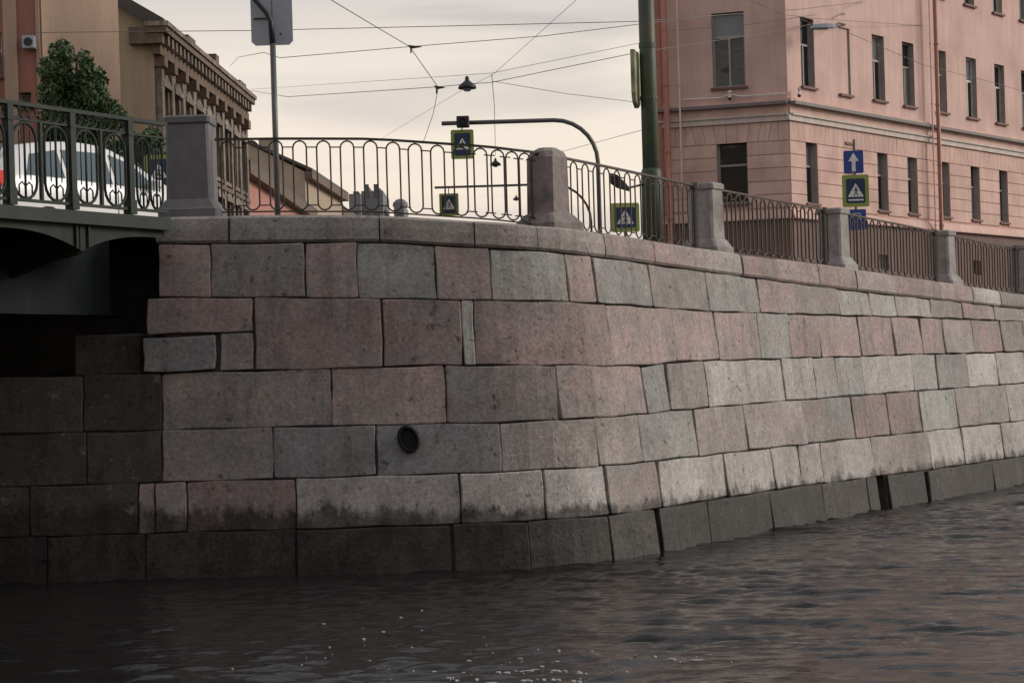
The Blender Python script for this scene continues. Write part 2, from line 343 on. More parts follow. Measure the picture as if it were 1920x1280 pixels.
# ------------------------------------------------------------------ setting: water, street, bed
def water():
    xs = np.arange(-7.5, 13.01, .055); ys = np.arange(12.2, 42.5, .055)
    X, Y = np.meshgrid(xs, ys)
    Zw = np.zeros_like(X); r = np.random.default_rng(3)
    for lam, amp, k in ((3.2, .004, 7), (1.5, .0026, 12), (.8, .0026, 18), (.45, .0030, 30), (.27, .0021, 30)):
        for _ in range(k):
            a = r.normal(math.radians(82), .34); q = 2 * math.pi / (lam * r.uniform(.75, 1.3)); ph = r.uniform(0, 6.28)
            Zw += amp * r.uniform(.4, 1) * np.sin(q * (X * math.cos(a) + Y * math.sin(a)) + ph) * .62
    # patches of calmer and rougher water
    pt = np.zeros_like(X)
    for _ in range(14):
        a = r.uniform(0, 3.14); q = 2 * math.pi / r.uniform(2.5, 9); pt += np.sin(q * (X * math.cos(a) * .6 + Y * math.sin(a)) + r.uniform(0, 6.28))
    Zw *= 1.0 + 1.0 / (1 + np.exp(-pt * .8 - (X - 2) * .35))
    fade = np.minimum(np.minimum((X - xs[0]) / 1, (xs[-1] - X) / 1), np.minimum((Y - ys[0]) / 1, (ys[-1] - Y) / 1)).clip(0, 1)
    Zw *= fade
    globals().update(WX=xs, WY=ys, WZ=Zw)
    nx, ny = len(xs), len(ys)
    V = np.stack([X, Y, Zw], -1).reshape(-1, 3)
    idx = np.arange(nx * ny).reshape(ny, nx)
    Fq = np.stack([idx[:-1, :-1], idx[:-1, 1:], idx[1:, 1:], idx[1:, :-1]], -1).reshape(-1, 4)
    big = 900.; x0, x1, y0, y1 = xs[0], xs[-1], ys[0], ys[-1]; b0 = nx * ny
    ex = np.array([(-big, -big, 0), (big, -big, 0), (big, big, 0), (-big, big, 0), (x0, y0, 0), (x1, y0, 0), (x1, y1, 0), (x0, y1, 0)])
    fr = np.array([(0, 1, 5, 4), (1, 2, 6, 5), (2, 3, 7, 6), (3, 0, 4, 7)]) + b0
    V = np.vstack([V, ex]); Fq = np.vstack([Fq, fr])
    me = bpy.data.meshes.new('water'); me.vertices.add(len(V)); me.vertices.foreach_set('co', V.ravel())
    me.loops.add(Fq.size); me.loops.foreach_set('vertex_index', Fq.ravel().astype(np.int32))
    me.polygons.add(len(Fq)); me.polygons.foreach_set('loop_start', np.arange(0, Fq.size, 4)); me.polygons.foreach_set('loop_total', np.full(len(Fq), 4))
    me.polygons.foreach_set('use_smooth', [True] * len(Fq)); me.update(); me.materials.append(M['water'])
    tag(link('water', me), 'dark rippled canal water below the granite embankment', kind='structure')
water()

def street():
    mb = MB(); ss = list(np.linspace(-28, 24, 60)) + [40, 70, 200, 1200]
    rows = []
    for s in ss:
        z = ZT(s) - .14; p = WP(s, z, -.86); rows.append([p, Vector((p.x - .6, p.y + 3.2, z)), Vector((p.x - .6, p.y + 3.2, z - .14)), Vector((p.x - 2, p.y + 1500, z - .14))])
    for i in range(len(rows) - 1):
        a, b = rows[i], rows[i + 1]
        for k in range(3):
            mb.mi = 0 if k < 2 else 1
            mb.add([a[k], b[k], b[k + 1], a[k + 1]], [(0, 1, 2, 3)])
    o = mb.build('street', [M['pave'], M['asphalt']]); tag(o, 'quay pavement and asphalt street behind the embankment railing', kind='structure')
street()

def unseen_opposite_bank():  # out of view, added to shade the wall and the bridge opening
    mb = MB(); mb.mm((-90, -11, -1), (90, -9.5, 3.9)); mb.mm((-90, -24, 3.4), (90, -11.01, 3.75)); x = -88; r = random.Random(2)
    while x < 60:
        w, h = r.uniform(14, 24), r.uniform(14, 18); mb.mm((x, -40, 3.4), (x + w - .1, -24.01, 3.4 + h)); mb.mm((x - .1, -24, 3.4 + h - .8), (x + w - .2, -23.6, 3.4 + h - .3))
        mb.prism([Vector((x, -24, 3.41 + h)), Vector((x, -32, 6.4 + h)), Vector((x, -40, 3.41 + h))], (0, 0, 0), (w - .1, 0, 0)); k = x + 1.5
        while k < x + w - 2:
            for z in np.arange(5, h, 3.6): mb.mm((k, -24, z), (k + .12, -23.9, z + 2)); mb.mm((k + 1, -24, z), (k + 1.12, -23.9, z + 2)); mb.mm((k - .1, -24, z + 2.001), (k + 1.2, -23.85, z + 2.15))
            k += 2.6
        x += w
    tag(mb.build('unseen_opposite_bank', M['ochre']), 'unseen quay wall and row of houses on the opposite bank of the canal, added for shade', kind='structure')
unseen_opposite_bank()

# ------------------------------------------------------------------ embankment wall and its stones
def band(s0, s1, z0f, z1f, back, mb, n=80):
    ss = np.linspace(s0, s1, n); rings = []
    for s in ss:
        a, b_ = z0f(s), z1f(s); q = WP(s, 0, back)
        rings.append([WP(s, a, -.045), WP(s, b_, -.045), Vector((q.x, q.y, b_)), Vector((q.x, q.y, a))])
    mb.loft(rings)
core = MB(); band(-29, 30, lambda s: ZC(s) + .01, lambda s: ZD(s) - .02, -1.6, core, 120)
for a_, b_ in ((-29, 2.38), (2.50, 9.93), (10.28, 30)): band(a_, b_, lambda s: -1.2, lambda s: ZC(s), -1.55, core, 40)
core.mi = 0; band(-4.02, 30, ZD, lambda s: ZT(s) - .06, -1.5, core, 90)
wall = core.build('embankment_wall', M['mortar'])
tag(wall, 'battered canal embankment wall of large pink and grey granite blocks curving away from the bridge', 'embankment wall')

def stone(s0, s1, za, zb, key, proud=0., name='stone', gap=.0062, lean=0., depth=.14, tl=0, tr=0):
    """one block: rounded arrises, slightly wavy joints, uneven face; za, zb are joint lines"""
    gap *= 1.45 if s0 > 1.5 else 1
    Ls = s1 - s0; r = random.Random(int(s0 * 1000) * 31 + int(s1 * 1000) * 7 + int(za(s0) * 100))
    e_ = .013
    nx = max(3, int(Ls / .28)); U = [0, e_ / Ls] + [e_ / Ls + (1 - 2 * e_ / Ls) * k / nx for k in range(1, nx)] + [1 - e_ / Ls, 1]
    H = zb((s0 + s1) / 2) - za((s0 + s1) / 2); Vv = [0, e_ / H, .36, .66, 1 - e_ / H, 1]
    c = [[r.uniform(-1, 1) * .007 for _ in range(2)] for _ in range(4)]; g = [gap * r.choice((.8, 1.0, 1.2, 1.8)) * f_ for f_ in (1.15, 1.15, 1, 1)]
    pr = proud + r.uniform(-.009, .010); ti = r.uniform(-.012, .012); tj = r.uniform(-.010, .010)
    wob = [r.uniform(0, 6.28) for _ in range(6)]
    W_ = []
    for j, v in enumerate(Vv):
        row = []
        for i, u in enumerate(U):
            du = (c[0][0] * (1 - u) * (1 - v) + c[1][0] * u * (1 - v) + c[2][0] * u * v + c[3][0] * (1 - u) * v)
            dz = (c[0][1] * (1 - u) * (1 - v) + c[1][1] * u * (1 - v) + c[2][1] * u * v + c[3][1] * (1 - u) * v)
            s = s0 + g[0] + (Ls - g[0] - g[1]) * u + du + .007 * math.sin(wob[0] + v * 7 + s0) * (abs(2 * u - 1))
            s += lean * (v - .5)
            a, b_ = za(s) + g[2], zb(s) - g[3]
            z = a + (b_ - a) * v + dz * .6 + .007 * math.sin(wob[1] + s * 5.3) * abs(2 * v - 1)
            o = pr + ti * (2 * u - 1) + tj * (2 * v - 1) + .006 * math.sin(wob[2] + s * 4.1) * math.sin(wob[3] + z * 6) + r.uniform(-.003, .003)
            if i in (0, len(U) - 1): o -= .007
            if j in (0, len(Vv) - 1): o -= .007
            cx_ = min(i, len(U) - 1 - i); cz_ = min(j, len(Vv) - 1 - j)
            if cx_ == 0 and cz_ == 0:                       # knocked corners
                k = r.choice((.004, .01, .02, .07)) * r.uniform(.5, 1); s += k if i == 0 else -k; z += k if j == 0 else -k; o -= .01
            row.append(WP(s, z, o))
        W_.append(row)
    nxx, nyy = len(U), len(Vv); vs = [q for rw in W_ for q in rw]; fs = [(j * nxx + i, j * nxx + i + 1, (j + 1) * nxx + i + 1, (j + 1) * nxx + i) for j in range(nyy - 1) for i in range(nxx - 1)]
    per = [i for i in range(nxx)] + [j * nxx + nxx - 1 for j in range(1, nyy)] + [(nyy - 1) * nxx + i for i in range(nxx - 2, -1, -1)] + [j * nxx for j in range(nyy - 2, 0, -1)]
    x, y, tx, ty = frame((s0 + s1) / 2); bk = Vector((-ty, tx, 0)) * depth; b0 = len(vs)
    vs += [vs[k] + bk for k in per]; n_ = len(per)
    fs += [(per[(k + 1) % n_], per[k], b0 + k, b0 + (k + 1) % n_) for k in range(n_)]
    me = bpy.data.meshes.new(name); ctr = vs[len(vs) // 3].copy()
    me.from_pydata([v - ctr for v in vs], [], fs); me.materials.append(G[key])
    bm = bmesh.new(); bm.from_mesh(me); bmesh.ops.recalc_face_normals(bm, faces=bm.faces); bm.to_mesh(me); bm.free()
    
    return link(name, me, wall, ctr)
def course(js, keys, za, zb, skip=(), **kw):
    r = random.Random(len(js) * 7 + 1); js = list(js)
    while js[-1] < 24: js.append(js[-1] + r.uniform(.9, 1.9))
    for i in range(len(js) - 1):
        k = keys[i] if i < len(keys) else r.choice(keys[-4:])
        if i in skip: continue
        stone(js[i], js[i + 1], za, zb, k, **kw)
# lower courses run on under the bridge
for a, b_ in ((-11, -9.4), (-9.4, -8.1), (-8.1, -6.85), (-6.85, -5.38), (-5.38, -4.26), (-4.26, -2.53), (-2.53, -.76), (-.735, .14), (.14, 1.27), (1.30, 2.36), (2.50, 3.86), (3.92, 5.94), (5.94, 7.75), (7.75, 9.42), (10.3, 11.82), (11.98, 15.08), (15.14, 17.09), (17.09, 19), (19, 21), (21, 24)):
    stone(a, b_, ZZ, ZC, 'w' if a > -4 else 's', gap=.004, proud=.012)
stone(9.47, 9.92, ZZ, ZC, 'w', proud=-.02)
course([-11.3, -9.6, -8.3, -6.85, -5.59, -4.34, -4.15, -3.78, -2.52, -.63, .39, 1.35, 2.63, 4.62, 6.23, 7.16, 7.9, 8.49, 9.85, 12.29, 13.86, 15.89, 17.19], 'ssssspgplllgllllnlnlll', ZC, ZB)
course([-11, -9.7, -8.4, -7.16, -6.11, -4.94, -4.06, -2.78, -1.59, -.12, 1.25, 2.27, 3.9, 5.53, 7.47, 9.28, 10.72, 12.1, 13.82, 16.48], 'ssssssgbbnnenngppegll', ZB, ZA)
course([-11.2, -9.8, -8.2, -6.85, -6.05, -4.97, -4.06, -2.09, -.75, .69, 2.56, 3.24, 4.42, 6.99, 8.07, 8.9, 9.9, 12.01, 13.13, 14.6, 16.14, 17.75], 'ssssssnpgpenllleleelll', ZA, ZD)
Z28 = lambda s: 2.80
stone(-4.23, -2.99, Z28, ZE, 'p', proud=.02, gap=.014); stone(-4.28, -3.41, ZD, Z28, 'b', proud=.04, gap=.018); stone(-3.38, -2.98, ZD, Z28, 'g')
course([-2.97, -1.48, -.53, -.38, 1.86, 3.63, 4.99, 6.34, 7.41, 8.48, 9.99, 11.42, 12.65, 13.67, 15.12, 16.65, 17.92], 'ppeppppepppppnpnpn', ZD, ZE)
course([-4.1, -3.48, -2.37, -1.76, -.82, -.14, 1.04, 1.65, 3.15, 4.85, 6.55, 7.72, 9.35, 10.57, 11.67, 13.23, 14.77, 16.44, 18.09], 'pgpepepenepneelnpn', ZE, ZF)
# coping stones: full depth of the wall top
def coping(s0, s1, key):
    Ls = s1 - s0; n_ = max(3, int(Ls / .3)); r = random.Random(int(s0 * 77)); rings = []; g = .012 * r.uniform(.5, 1.6); pr = .022 + r.uniform(-.010, .010); dz = r.uniform(-.008, .008)
    for k in range(n_ + 1):
        s = s0 + g + (Ls - 2 * g) * k / n_; zt = ZT(s) + dz; zf = ZF(s) + .012; en = .014 if k in (0, n_) else 0
        w1, w2, w3 = [r.uniform(-.004, .004) for _ in range(3)]
        rings.append([WP(s, zf, -.1), WP(s, zf, pr - .03 - en), WP(s, zf + .03, pr - en + w1), WP(s, (zf + zt) / 2, pr + .008 - en + w3), WP(s, zt - .035, pr - en + w2), WP(s, zt - .008 - en * .5, pr - .035), WP(s, zt - en * .4, pr - .08), WP(s, zt - en * .4, -.80), WP(s, zt - .2, -.82)])
    mb = MB(); mb.loft(rings); o = mb.build('coping_stone', G[key], wall)
cj = [-4.13, -3.26, -1.48, -.33, .58, 2.02, 3.37, 4.73, 6.12, 7.28, 8.76, 10.17, 11.79, 13.82, 15.41, 16.85, 18.37, 19.9, 21.5, 23.2]
for i, k in enumerate('gennnppnpppnpplnplp'[:len(cj) - 1]): coping(cj[i], cj[i + 1], k)
# mortar repair patch and the dark outlet in the fifth course
mb = MB(); cc = WP(-1.21, 1.515, .035); x, y, tx, ty = frame(-1.21); ax = Vector((tx, ty, 0)); nn = Vector((ty, -tx, 0)); upv = Vector((0, 0, 1))
def ring(c, a, b, o, n=18, tilt=.35): 
    R_ = []
    for k in range(n):
        t = 2 * math.pi * k / n; p, q = a * math.cos(t), b * math.sin(t); p, q = p * math.cos(tilt) - q * math.sin(tilt) , p * math.sin(tilt) + q * math.cos(tilt)
        R_.append(c + ax * p + upv * q + nn * o)
    return R_
mb.loft([ring(cc,   .125, .165, -.05), ring(cc, .125, .165, .02), ring(cc, .11, .15, .045), ring(cc, .09, .13, .04), ring(cc, .083, .12, .006)], cap=False)
mb.add(ring(cc, .083, .12, .006) , [tuple(range(18))])
o = mb.build('drain_outlet', M['darkrec'], wall, smooth=True)
o['label'] = 'black oval iron outlet cap in the fifth course'
# bearing shelf under the bridge: step block and dark back wall
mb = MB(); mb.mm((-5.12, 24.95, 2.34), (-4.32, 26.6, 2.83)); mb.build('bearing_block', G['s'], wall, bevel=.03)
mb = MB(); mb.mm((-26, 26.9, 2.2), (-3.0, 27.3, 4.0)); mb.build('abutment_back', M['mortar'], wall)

# ------------------------------------------------------------------ granite pillars
def pillar(s, w, h, label, mt, octo=False, name='granite_pillar', flare=.07):
    z = ZT(s); c = WP(s, z, -.45); x, y, tx, ty = frame(s)
    root = empty(name, c, math.atan2(ty, tx)); tag(root, label, 'stone pillar', 'granite pillars along the embankment railing')
    def sq(a, z_, ch=.03):
        b_ = a - ch; return [Vector(p) for p in ((-b_, -a, z_), (b_, -a, z_), (a, -b_, z_), (a, b_, z_), (b_, a, z_), (-b_, a, z_), (-a, b_, z_), (-a, -b_, z_))]
    a = w / 2
    mb = MB(); mb.loft([sq(a + flare + .02, -.01), sq(a + flare + .02, .09), sq(a + flare, .11), sq(a + .02, .2), sq(a, .215)]); mb.build('plinth', mt, root)
    mb = MB()
    if octo: mb.loft([sq(a, .215, .05), sq(a - .005, h - .12, .06), sq(a - .03, h - .05, .07), sq(a - .10, h, .07)])
    else: mb.loft([sq(a, .215), sq(a - .015, h - .10)])
    mb.build('shaft', mt, root)
    if not octo:
        mb = MB(); mb.loft([sq(a - .005, h - .097), sq(a + .008, h - .085), sq(a + .008, h - .02), sq(a - .02, h)]); mb.build('cap', mt, root)
    return root, c
pillar(-3.76, .53, 1.20, 'tall smooth grey square pillar at the bridge end of the embankment', M['smooth_pier'])
pillar(1.42, .41, 1.01, 'stubby dark pinkish granite pillar with chamfered head and flared foot', M['pierw'], True, flare=.09)
pillar(6.01, .40, .99, 'grey granite pillar just right of the tall green pole', M['pier'])
pillar(10.46, .40, .98, 'granite pillar in front of the crosswalk sign on the pink building side, left of the blue plate', M['pier'])
pillar(15.22, .40, .98, 'granite pillar second from the right edge of the photo', M['pier'])
pillar(19.6, .44, 1.0, 'granite pillar cut by the right edge of the photo', M['pier'])

# ------------------------------------------------------------------ iron railing between the pillars
def capsule(w, h, r, n=6):
    """closed loop in the xz plane from z=0 to z=h"""
    a = w / 2; P_ = []
    for k in range(n + 1): t = math.pi * k / n; P_.append((a * math.cos(t), 0, h - a + a * math.sin(t)))
    for k in range(n + 1): t = math.pi + math.pi * k / n; P_.append((a * math.cos(t), 0, a + a * math.sin(t)))
    return MB().tube(P_, r, 5, closed=True)
def ribs_mesh(name, mb, mt):
    me = bpy.data.meshes.new(name); me.from_pydata(mb.v, [], mb.f); me.materials.append(mt)
    bm = bmesh.new(); bm.from_mesh(me); bmesh.ops.recalc_face_normals(bm, faces=bm.faces); bm.to_mesh(me); bm.free(); me.polygons.foreach_set('use_smooth', [True] * len(me.polygons)); return me
RH = .93
def railing(s0, s1, label, mt, posts=()):
    pitch = .293; n_ = max(1, round((s1 - s0) / pitch)); pitch = (s1 - s0) / n_
    c0 = WP((s0 + s1) / 2, ZT((s0 + s1) / 2), -.42)
    root = empty('iron_railing', c0); tag(root, label, 'railing', 'wrought iron railing sections on the embankment')
    def rp(s, h): p = WP(s, ZT(s), -.42); return Vector((p.x, p.y, p.z + h))
    K = max(3, int((s1 - s0) / .35))
    ss = [s0 + (s1 - s0) * k / K for k in range(K + 1)]
    for nm, h, r_ in (('top_rail', RH, .022), ('bottom_rail', .07, .014)):
        mb = MB(); R_ = []
        for s in ss:
            x, y, tx, ty = frame(s); p = rp(s, h) - c0; q = Vector((ty, -tx, 0)); R_.append([p + q * r_ * a + Vector((0, 0, r_ * .6 * b_)) for a, b_ in ((-1, -1), (1, -1), (1, 1), (-1, 1))])
        mb.loft(R_); mb.build(nm, mt, root)
    loopm = ribs_mesh('baluster_loop', capsule(pitch * .55, RH - .115, .0105 if mt is M['iron'] else .015), mt)
    tiem = ribs_mesh('tie_bar', MB().tube([(-pitch * .225, 0, 0), (pitch * .225, 0, 0)], .008, 5), mt)
    for k in range(n_):
        s = s0 + pitch * (k + .5); x, y, tx, ty = frame(s); p = rp(s, .09) - c0; a = math.atan2(ty, tx)
        o = link('baluster_loop', loopm, root, p); o.rotation_euler = (0, 0, a)
        if k < n_ - 1:
            s_ = s + pitch / 2; x, y, tx, ty = frame(s_); q = rp(s_, .09) - c0; sl = math.atan2(ZT(s_ + .1) - ZT(s_ - .1), .2)
            for h in (.055, RH - .19): o = link('tie_bar', tiem, root, q + Vector((0, 0, h))); o.rotation_euler = (0, -sl, math.atan2(ty, tx))
    for s in posts:
        x, y, tx, ty = frame(s); p = rp(s, 0) - c0
        mb = MB(); mb.tube([p + Vector((0, 0, -.02)), p + Vector((0, 0, RH + .02))], .038, 8); mb.tube([p + Vector((0, 0, RH - .05)), p + Vector((0, 0, RH + .03))], .06, 8); mb.tube([p + Vector((0, 0, 0)), p + Vector((0, 0, .12))], .055, 8)
        mb.build('end_post', M['iron'], root)
railing(-3.47, 1.17, 'long iron railing section between the tall grey pillar and the stubby dark pillar', M['iron'])
railing(1.66, 5.76, 'iron railing section between the stubby dark pillar and the pillar right of the green pole', M['iron'], (5.6,))
railing(6.26, 10.22, 'iron railing section in front of the left face window of the pink building', M['rustiron'], (10.02,))
railing(10.70, 14.98, 'iron railing section running behind the blue lower sign plate', M['rustiron'], (14.8,))
railing(15.46, 19.34, 'iron railing section nearest the right edge of the photo', M['rustiron'], (19.1,))

# ------------------------------------------------------------------ bridge
BD = Vector((-.485, -.874, 0)).normalized(); BR = Vector((-BD.y, BD.x, 0)) * -1     # along, and away to the water side
if BR.x < 0: BR = -BR
B0 = Vector((-3.93, 24.45, 0)); ZR = 4.14
def BP(t, z, off=0): return B0 + BD * t + BR * off + Vector((0, 0, z))
bridge = empty('road_bridge', BP(0, 4.0)); tag(bridge, 'low green steel bridge with scalloped side plate reaching over the canal at left', 'bridge')
bridge.location = (0, 0, 0)
TE = 34.0
mb = MB(); Q = [BP(-.15, 0), BP(TE, 0), BP(TE, 0) + Vector((-30, 0, 0)), BP(-.15, 0) + Vector((-30, 0, 0))]
mb.prism(Q, (0, 0, 4.0), (0, 0, 4.10)); mb.build('deck', M['deckc'], bridge)
mb = MB()   # road carried on to the land
Q2 = [Vector((-5.2, 24.6, 0)), Vector((-5.2, 27.6, 0)), Vector((-26, 27.6, 0)), Vector((-26, 24.6, 0))]; mb.prism(Q2, (0, 0, 3.86), (0, 0, 3.99)); mb.build('deck_end', M['asphalt'], bridge)
def bbar(name, t0, t1, z0, z1, o0, o1, mt):
    mb = MB(); P_ = [BP(t0, 0, o0), BP(t1, 0, o0), BP(t1, 0, o1), BP(t0, 0, o1)]; mb.prism(P_, (0, 0, z0), (0, 0, z1)); return mb.build(name, mt, bridge)
bbar('edge_beam', -.05, TE, 4.015, 4.13, -.12, .06, M['green'])
bbar('edge_moulding', -.05, TE, 3.985, 4.014, -.10, .085, M['green'])
# scalloped side plates between cantilever brackets
cus = [-.9] + [1.45 + 2.3 * k for k in range(15)]
for a, b_ in zip(cus[:-1], cus[1:]):
    mb = MB(); top = 3.985; n_ = 18; P_ = []
    for k in range(n_ + 1):
        q = k / n_; t = a + (b_ - a) * q
        if t < 0: continue
        z = 3.70 + .20 * (1 - abs(2 * q - 1) ** 2.2); P_.append(BP(t, z))
    P_ += [BP(min(b_, TE), top), BP(max(a, 0), top)]
    mb.prism(P_, BR * .0, BR * .018 * -1); mb.build('side_plate', M['green2'], bridge)
for t in cus[1:-1]:
    mb = MB(); P_ = [BP(t, 3.98, .01), BP(t, 3.70, .01), BP(t, 3.66, -.05), BP(t, 3.62, -.35), BP(t, 3.45, -1.0), BP(t, 3.98, -1.0)]
    mb.prism(P_, BD * -.03, BD * .03); o = mb.build('bracket', M['green2'], bridge)
    for dd in (-.10, .10): mb = MB(); mb.prism([BP(t + dd - .012, 3.98, .0), BP(t + dd + .012, 3.98, .0), BP(t + dd + .012, 3.98, .03), BP(t + dd - .012, 3.98, .03)], (0, 0, -.24), (0, 0, 0)); mb.build('stiffener', M['green2'], bridge)
# arched plate girders under the deck
for i, o_ in enumerate((-1.0, -3.1, -5.2, -7.3, -9.4, -11.5, -13.6)):
    mb = MB(); P_ = []; n_ = 40
    for k in range(n_ + 1):
        t = -.2 + (TE + .2) * k / n_; z = 3.02 + .25 * (1 - math.exp(-max(0, t - 2.0) / 6)); P_.append(BP(t, z, o_))
    P_ += [BP(TE, 3.995, o_), BP(-.2, 3.995, o_)]
    mb.prism(P_, BR * -.015, BR * .015)
    mb.build('plate_girder', M['girder'], bridge)
    mb = MB()
    for k in range(n_):
        a, b_ = P_[k], P_[k + 1]; mb.add([a - BR * .14, a + BR * .14, b_ + BR * .14, b_ - BR * .14, a - BR * .14 + Vector((0, 0, .03)), a + BR * .14 + Vector((0, 0, .03)), b_ + BR * .14 + Vector((0, 0, .03)), b_ - BR * .14 + Vector((0, 0, .03))], [(0, 1, 2, 3), (4, 5, 6, 7), (0, 1, 5, 4), (2, 3, 7, 6)])
    mb.build('girder_flange', M['girder'], bridge)
for t in (.35, 2.6, 4.9, 7.2, 9.5, 12):
    mb = MB(); mb.prism([BP(t, 3.4, -1.02), BP(t, 3.98, -1.02), BP(t, 3.98, -13.6), BP(t, 3.4, -13.6)], BD * -.02, BD * .02); mb.build('cross_beam', M['girder'], bridge)

# bridge railing (green, with stadium loops)
br = empty('bridge_railing', (0, 0, 0)); tag(br, 'dark green ornamental bridge railing with long rounded loops and square posts', 'railing')
def rbar(name, t0, t1, z0, z1, w):
    mb = MB(); mb.prism([BP(t0, 0, -w), BP(t1, 0, -w), BP(t1, 0, w), BP(t0, 0, w)], (0, 0, z0), (0, 0, z1)); return mb.build(name, M['green'], br)
rbar('top_rail', -.05, TE, ZR + 1.045, ZR + 1.085, .045); rbar('upper_rail', -.05, TE, ZR + .895, ZR + .915, .018); rbar('bottom_rail', -.05, TE, ZR + .045, ZR + .075, .025)
sp = .977; rot = math.atan2(BD.y, BD.x)
postm = ribs_mesh('post', MB().box((0, 0, .535), (.042, .042, .53)).box((0, 0, .08), (.055, .055, .08)).box((0, 0, .9), (.05, .05, .02)), M['green'])
midm = ribs_mesh('thin_post', MB().box((0, 0, .48), (.016, .02, .43)), M['green'])
loopb = MB(); 
c_ = capsule(.36, .80, .017, 8); loopb.v += c_.v; loopb.f += c_.f
loopb.tube([(0, 0, 0), (0, 0, .80)], .014, 5); loopb.tube([(-.085, 0, .2), (-.085, 0, .72)], .009, 4); loopb.tube([(.085, 0, .2), (.085, 0, .72)], .009, 4)
loopb.tube([(-.10, 0, .055), (-.10, 0, .14), (-.055, 0, .175), (0, 0, .13), (.055, 0, .175), (.10, 0, .14), (.10, 0, .055)], .010, 5)
loopm = ribs_mesh('ornament_loop', loopb, M['green'])
ringm = ribs_mesh('rail_ring', capsule(.12, .12, .011, 6), M['green'])
for me_ in (postm, midm): me_.polygons.foreach_set('use_smooth', [False] * len(me_.polygons))
k = 0; t = .6
while t < 13.5:
    o = link('post', postm, br, BP(t, ZR)); o.rotation_euler = (0, 0, rot)
    o = link('thin_post', midm, br, BP(t + sp / 2, ZR)); o.rotation_euler = (0, 0, rot)
    for q in (.25, .75):
        o = link('ornament_loop', loopm, br, BP(t + sp * q, ZR + .078)); o.rotation_euler = (0, 0, rot)
    for q in (.12, .25, .38, .62, .75, .88):
        o = link('rail_ring', ringm, br, BP(t + sp * q, ZR + .918)); o.rotation_euler = (0, 0, rot)
    t += sp
for q in (.12, .36): o = link('ornament_loop', loopm, br, BP(q, ZR + .078)); o.rotation_euler = (0, 0, rot); o.scale = (.62, 1, 1)

# ------------------------------------------------------------------ facades with real openings
WR = random.Random(21)
class Facade:
    def __init__(s, root, P, d, n, mt):
        s.root = root; s.P = Vector(P); s.d = Vector(d).normalized(); s.n = Vector(n).normalized(); s.mt = mt; s.w = []
    def pt(s, t, z, o=0): q = s.P + s.d * t + s.n * o; return Vector((q.x, q.y, z))
    def wall(s, T0, T1, Z0, Z1, name='wall', depth=.22, mt=None, reveal=None):
        w = [q for q in s.w if q[0] > T0 and q[1] < T1 and q[2] > Z0 - 1e-6 and q[3] < Z1 + 1e-6]
        ts = sorted({T0, T1, *[q[0] for q in w], *[q[1] for q in w]}); zs = sorted({Z0, Z1, *[q[2] for q in w], *[q[3] for q in w]})
        mb = MB()
        for a, b_ in zip(ts[:-1], ts[1:]):
            for c, e_ in zip(zs[:-1], zs[1:]):
                cx, cz = (a + b_) / 2, (c + e_) / 2
                if any(q[0] < cx < q[1] and q[2] < cz < q[3] for q in w): continue
                mb.add([s.pt(a, c), s.pt(b_, c), s.pt(b_, e_), s.pt(a, e_)], [(0, 1, 2, 3)])
        for q in w:
            a, b_, c, e_ = q[:4]; F_ = [s.pt(a, c), s.pt(b_, c), s.pt(b_, e_), s.pt(a, e_)]; K = [p - s.n * depth for p in F_]
            mb.add(F_ + K, [(0, 1, 5, 4), (1, 2, 6, 5), (2, 3, 7, 6), (3, 0, 4, 7)])
        mb2 = mb; me = bpy.data.meshes.new(name); me.from_pydata(mb2.v, [], mb2.f); me.materials.append(mt or s.mt); me.materials.append(reveal or mt or s.mt); me.polygons.foreach_set('material_index', [0] * (len(mb2.f) - 4 * len(w)) + [1] * (4 * len(w)))
        return link(name, me, s.root)
    def slab(s, t0, t1, z0, z1, o0, o1, name, mt, parent=None, bevel=0):
        mb = MB(); mb.prism([s.pt(t0, 0, o0), s.pt(t1, 0, o0), s.pt(t1, 0, o1), s.pt(t0, 0, o1)], (0, 0, z0), (0, 0, z1)); return mb.build(name, mt, parent or s.root, bevel=bevel)
    def window(s, t0, t1, z0, z1, fm, gm, transom=.68, mull=True, depth=.18, sill=True, top=None, curtain=False):
        s.w.append((t0, t1, z0, z1)); fw = .055; mb = MB()
        def bar(a, b_, c, e_, o=0): mb.prism([s.pt(a, 0, -depth - .03 + o), s.pt(b_, 0, -depth - .03 + o), s.pt(b_, 0, -depth + .03 + o), s.pt(a, 0, -depth + .03 + o)], (0, 0, c), (0, 0, e_))
        bar(t0, t0 + fw, z0, z1); bar(t1 - fw, t1, z0, z1); bar(t0 + fw, t1 - fw, z0, z0 + fw); bar(t0 + fw, t1 - fw, z1 - fw, z1)
        zt = z0 + (z1 - z0) * transom; bar(t0 + fw, t1 - fw, zt - .03, zt + .03); tm = (t0 + t1) / 2
        if mull: bar(tm - .028, tm + .028, z0 + fw, zt - .03)
        f = mb.build('window', fm, s.root)
        def pane(a, b_, c, e_, g_):
            g_ = M['glassc'] if WR.random() < .28 and s.n.y > -.9 else g_
            q = MB(); q.add([s.pt(a, c, -depth - .012), s.pt(b_, c, -depth - .012), s.pt(b_, e_, -depth - .012), s.pt(a, e_, -depth - .012)], [(0, 1, 2, 3)]); q.build('pane', g_, f)
        if mull: pane(t0 + fw, tm - .028, z0 + fw, zt - .03, gm); pane(tm + .028, t1 - fw, z0 + fw, zt - .03, gm)
        else: pane(t0 + fw, t1 - fw, z0 + fw, zt - .03, gm)
        pane(t0 + fw, t1 - fw, zt + .03, z1 - fw, top or gm)
        if sill: s.slab(t0 - .06, t1 + .06, z0 - .07, z0 - .002, -.1, .09, 'sill', M['sill'], f)
        return f

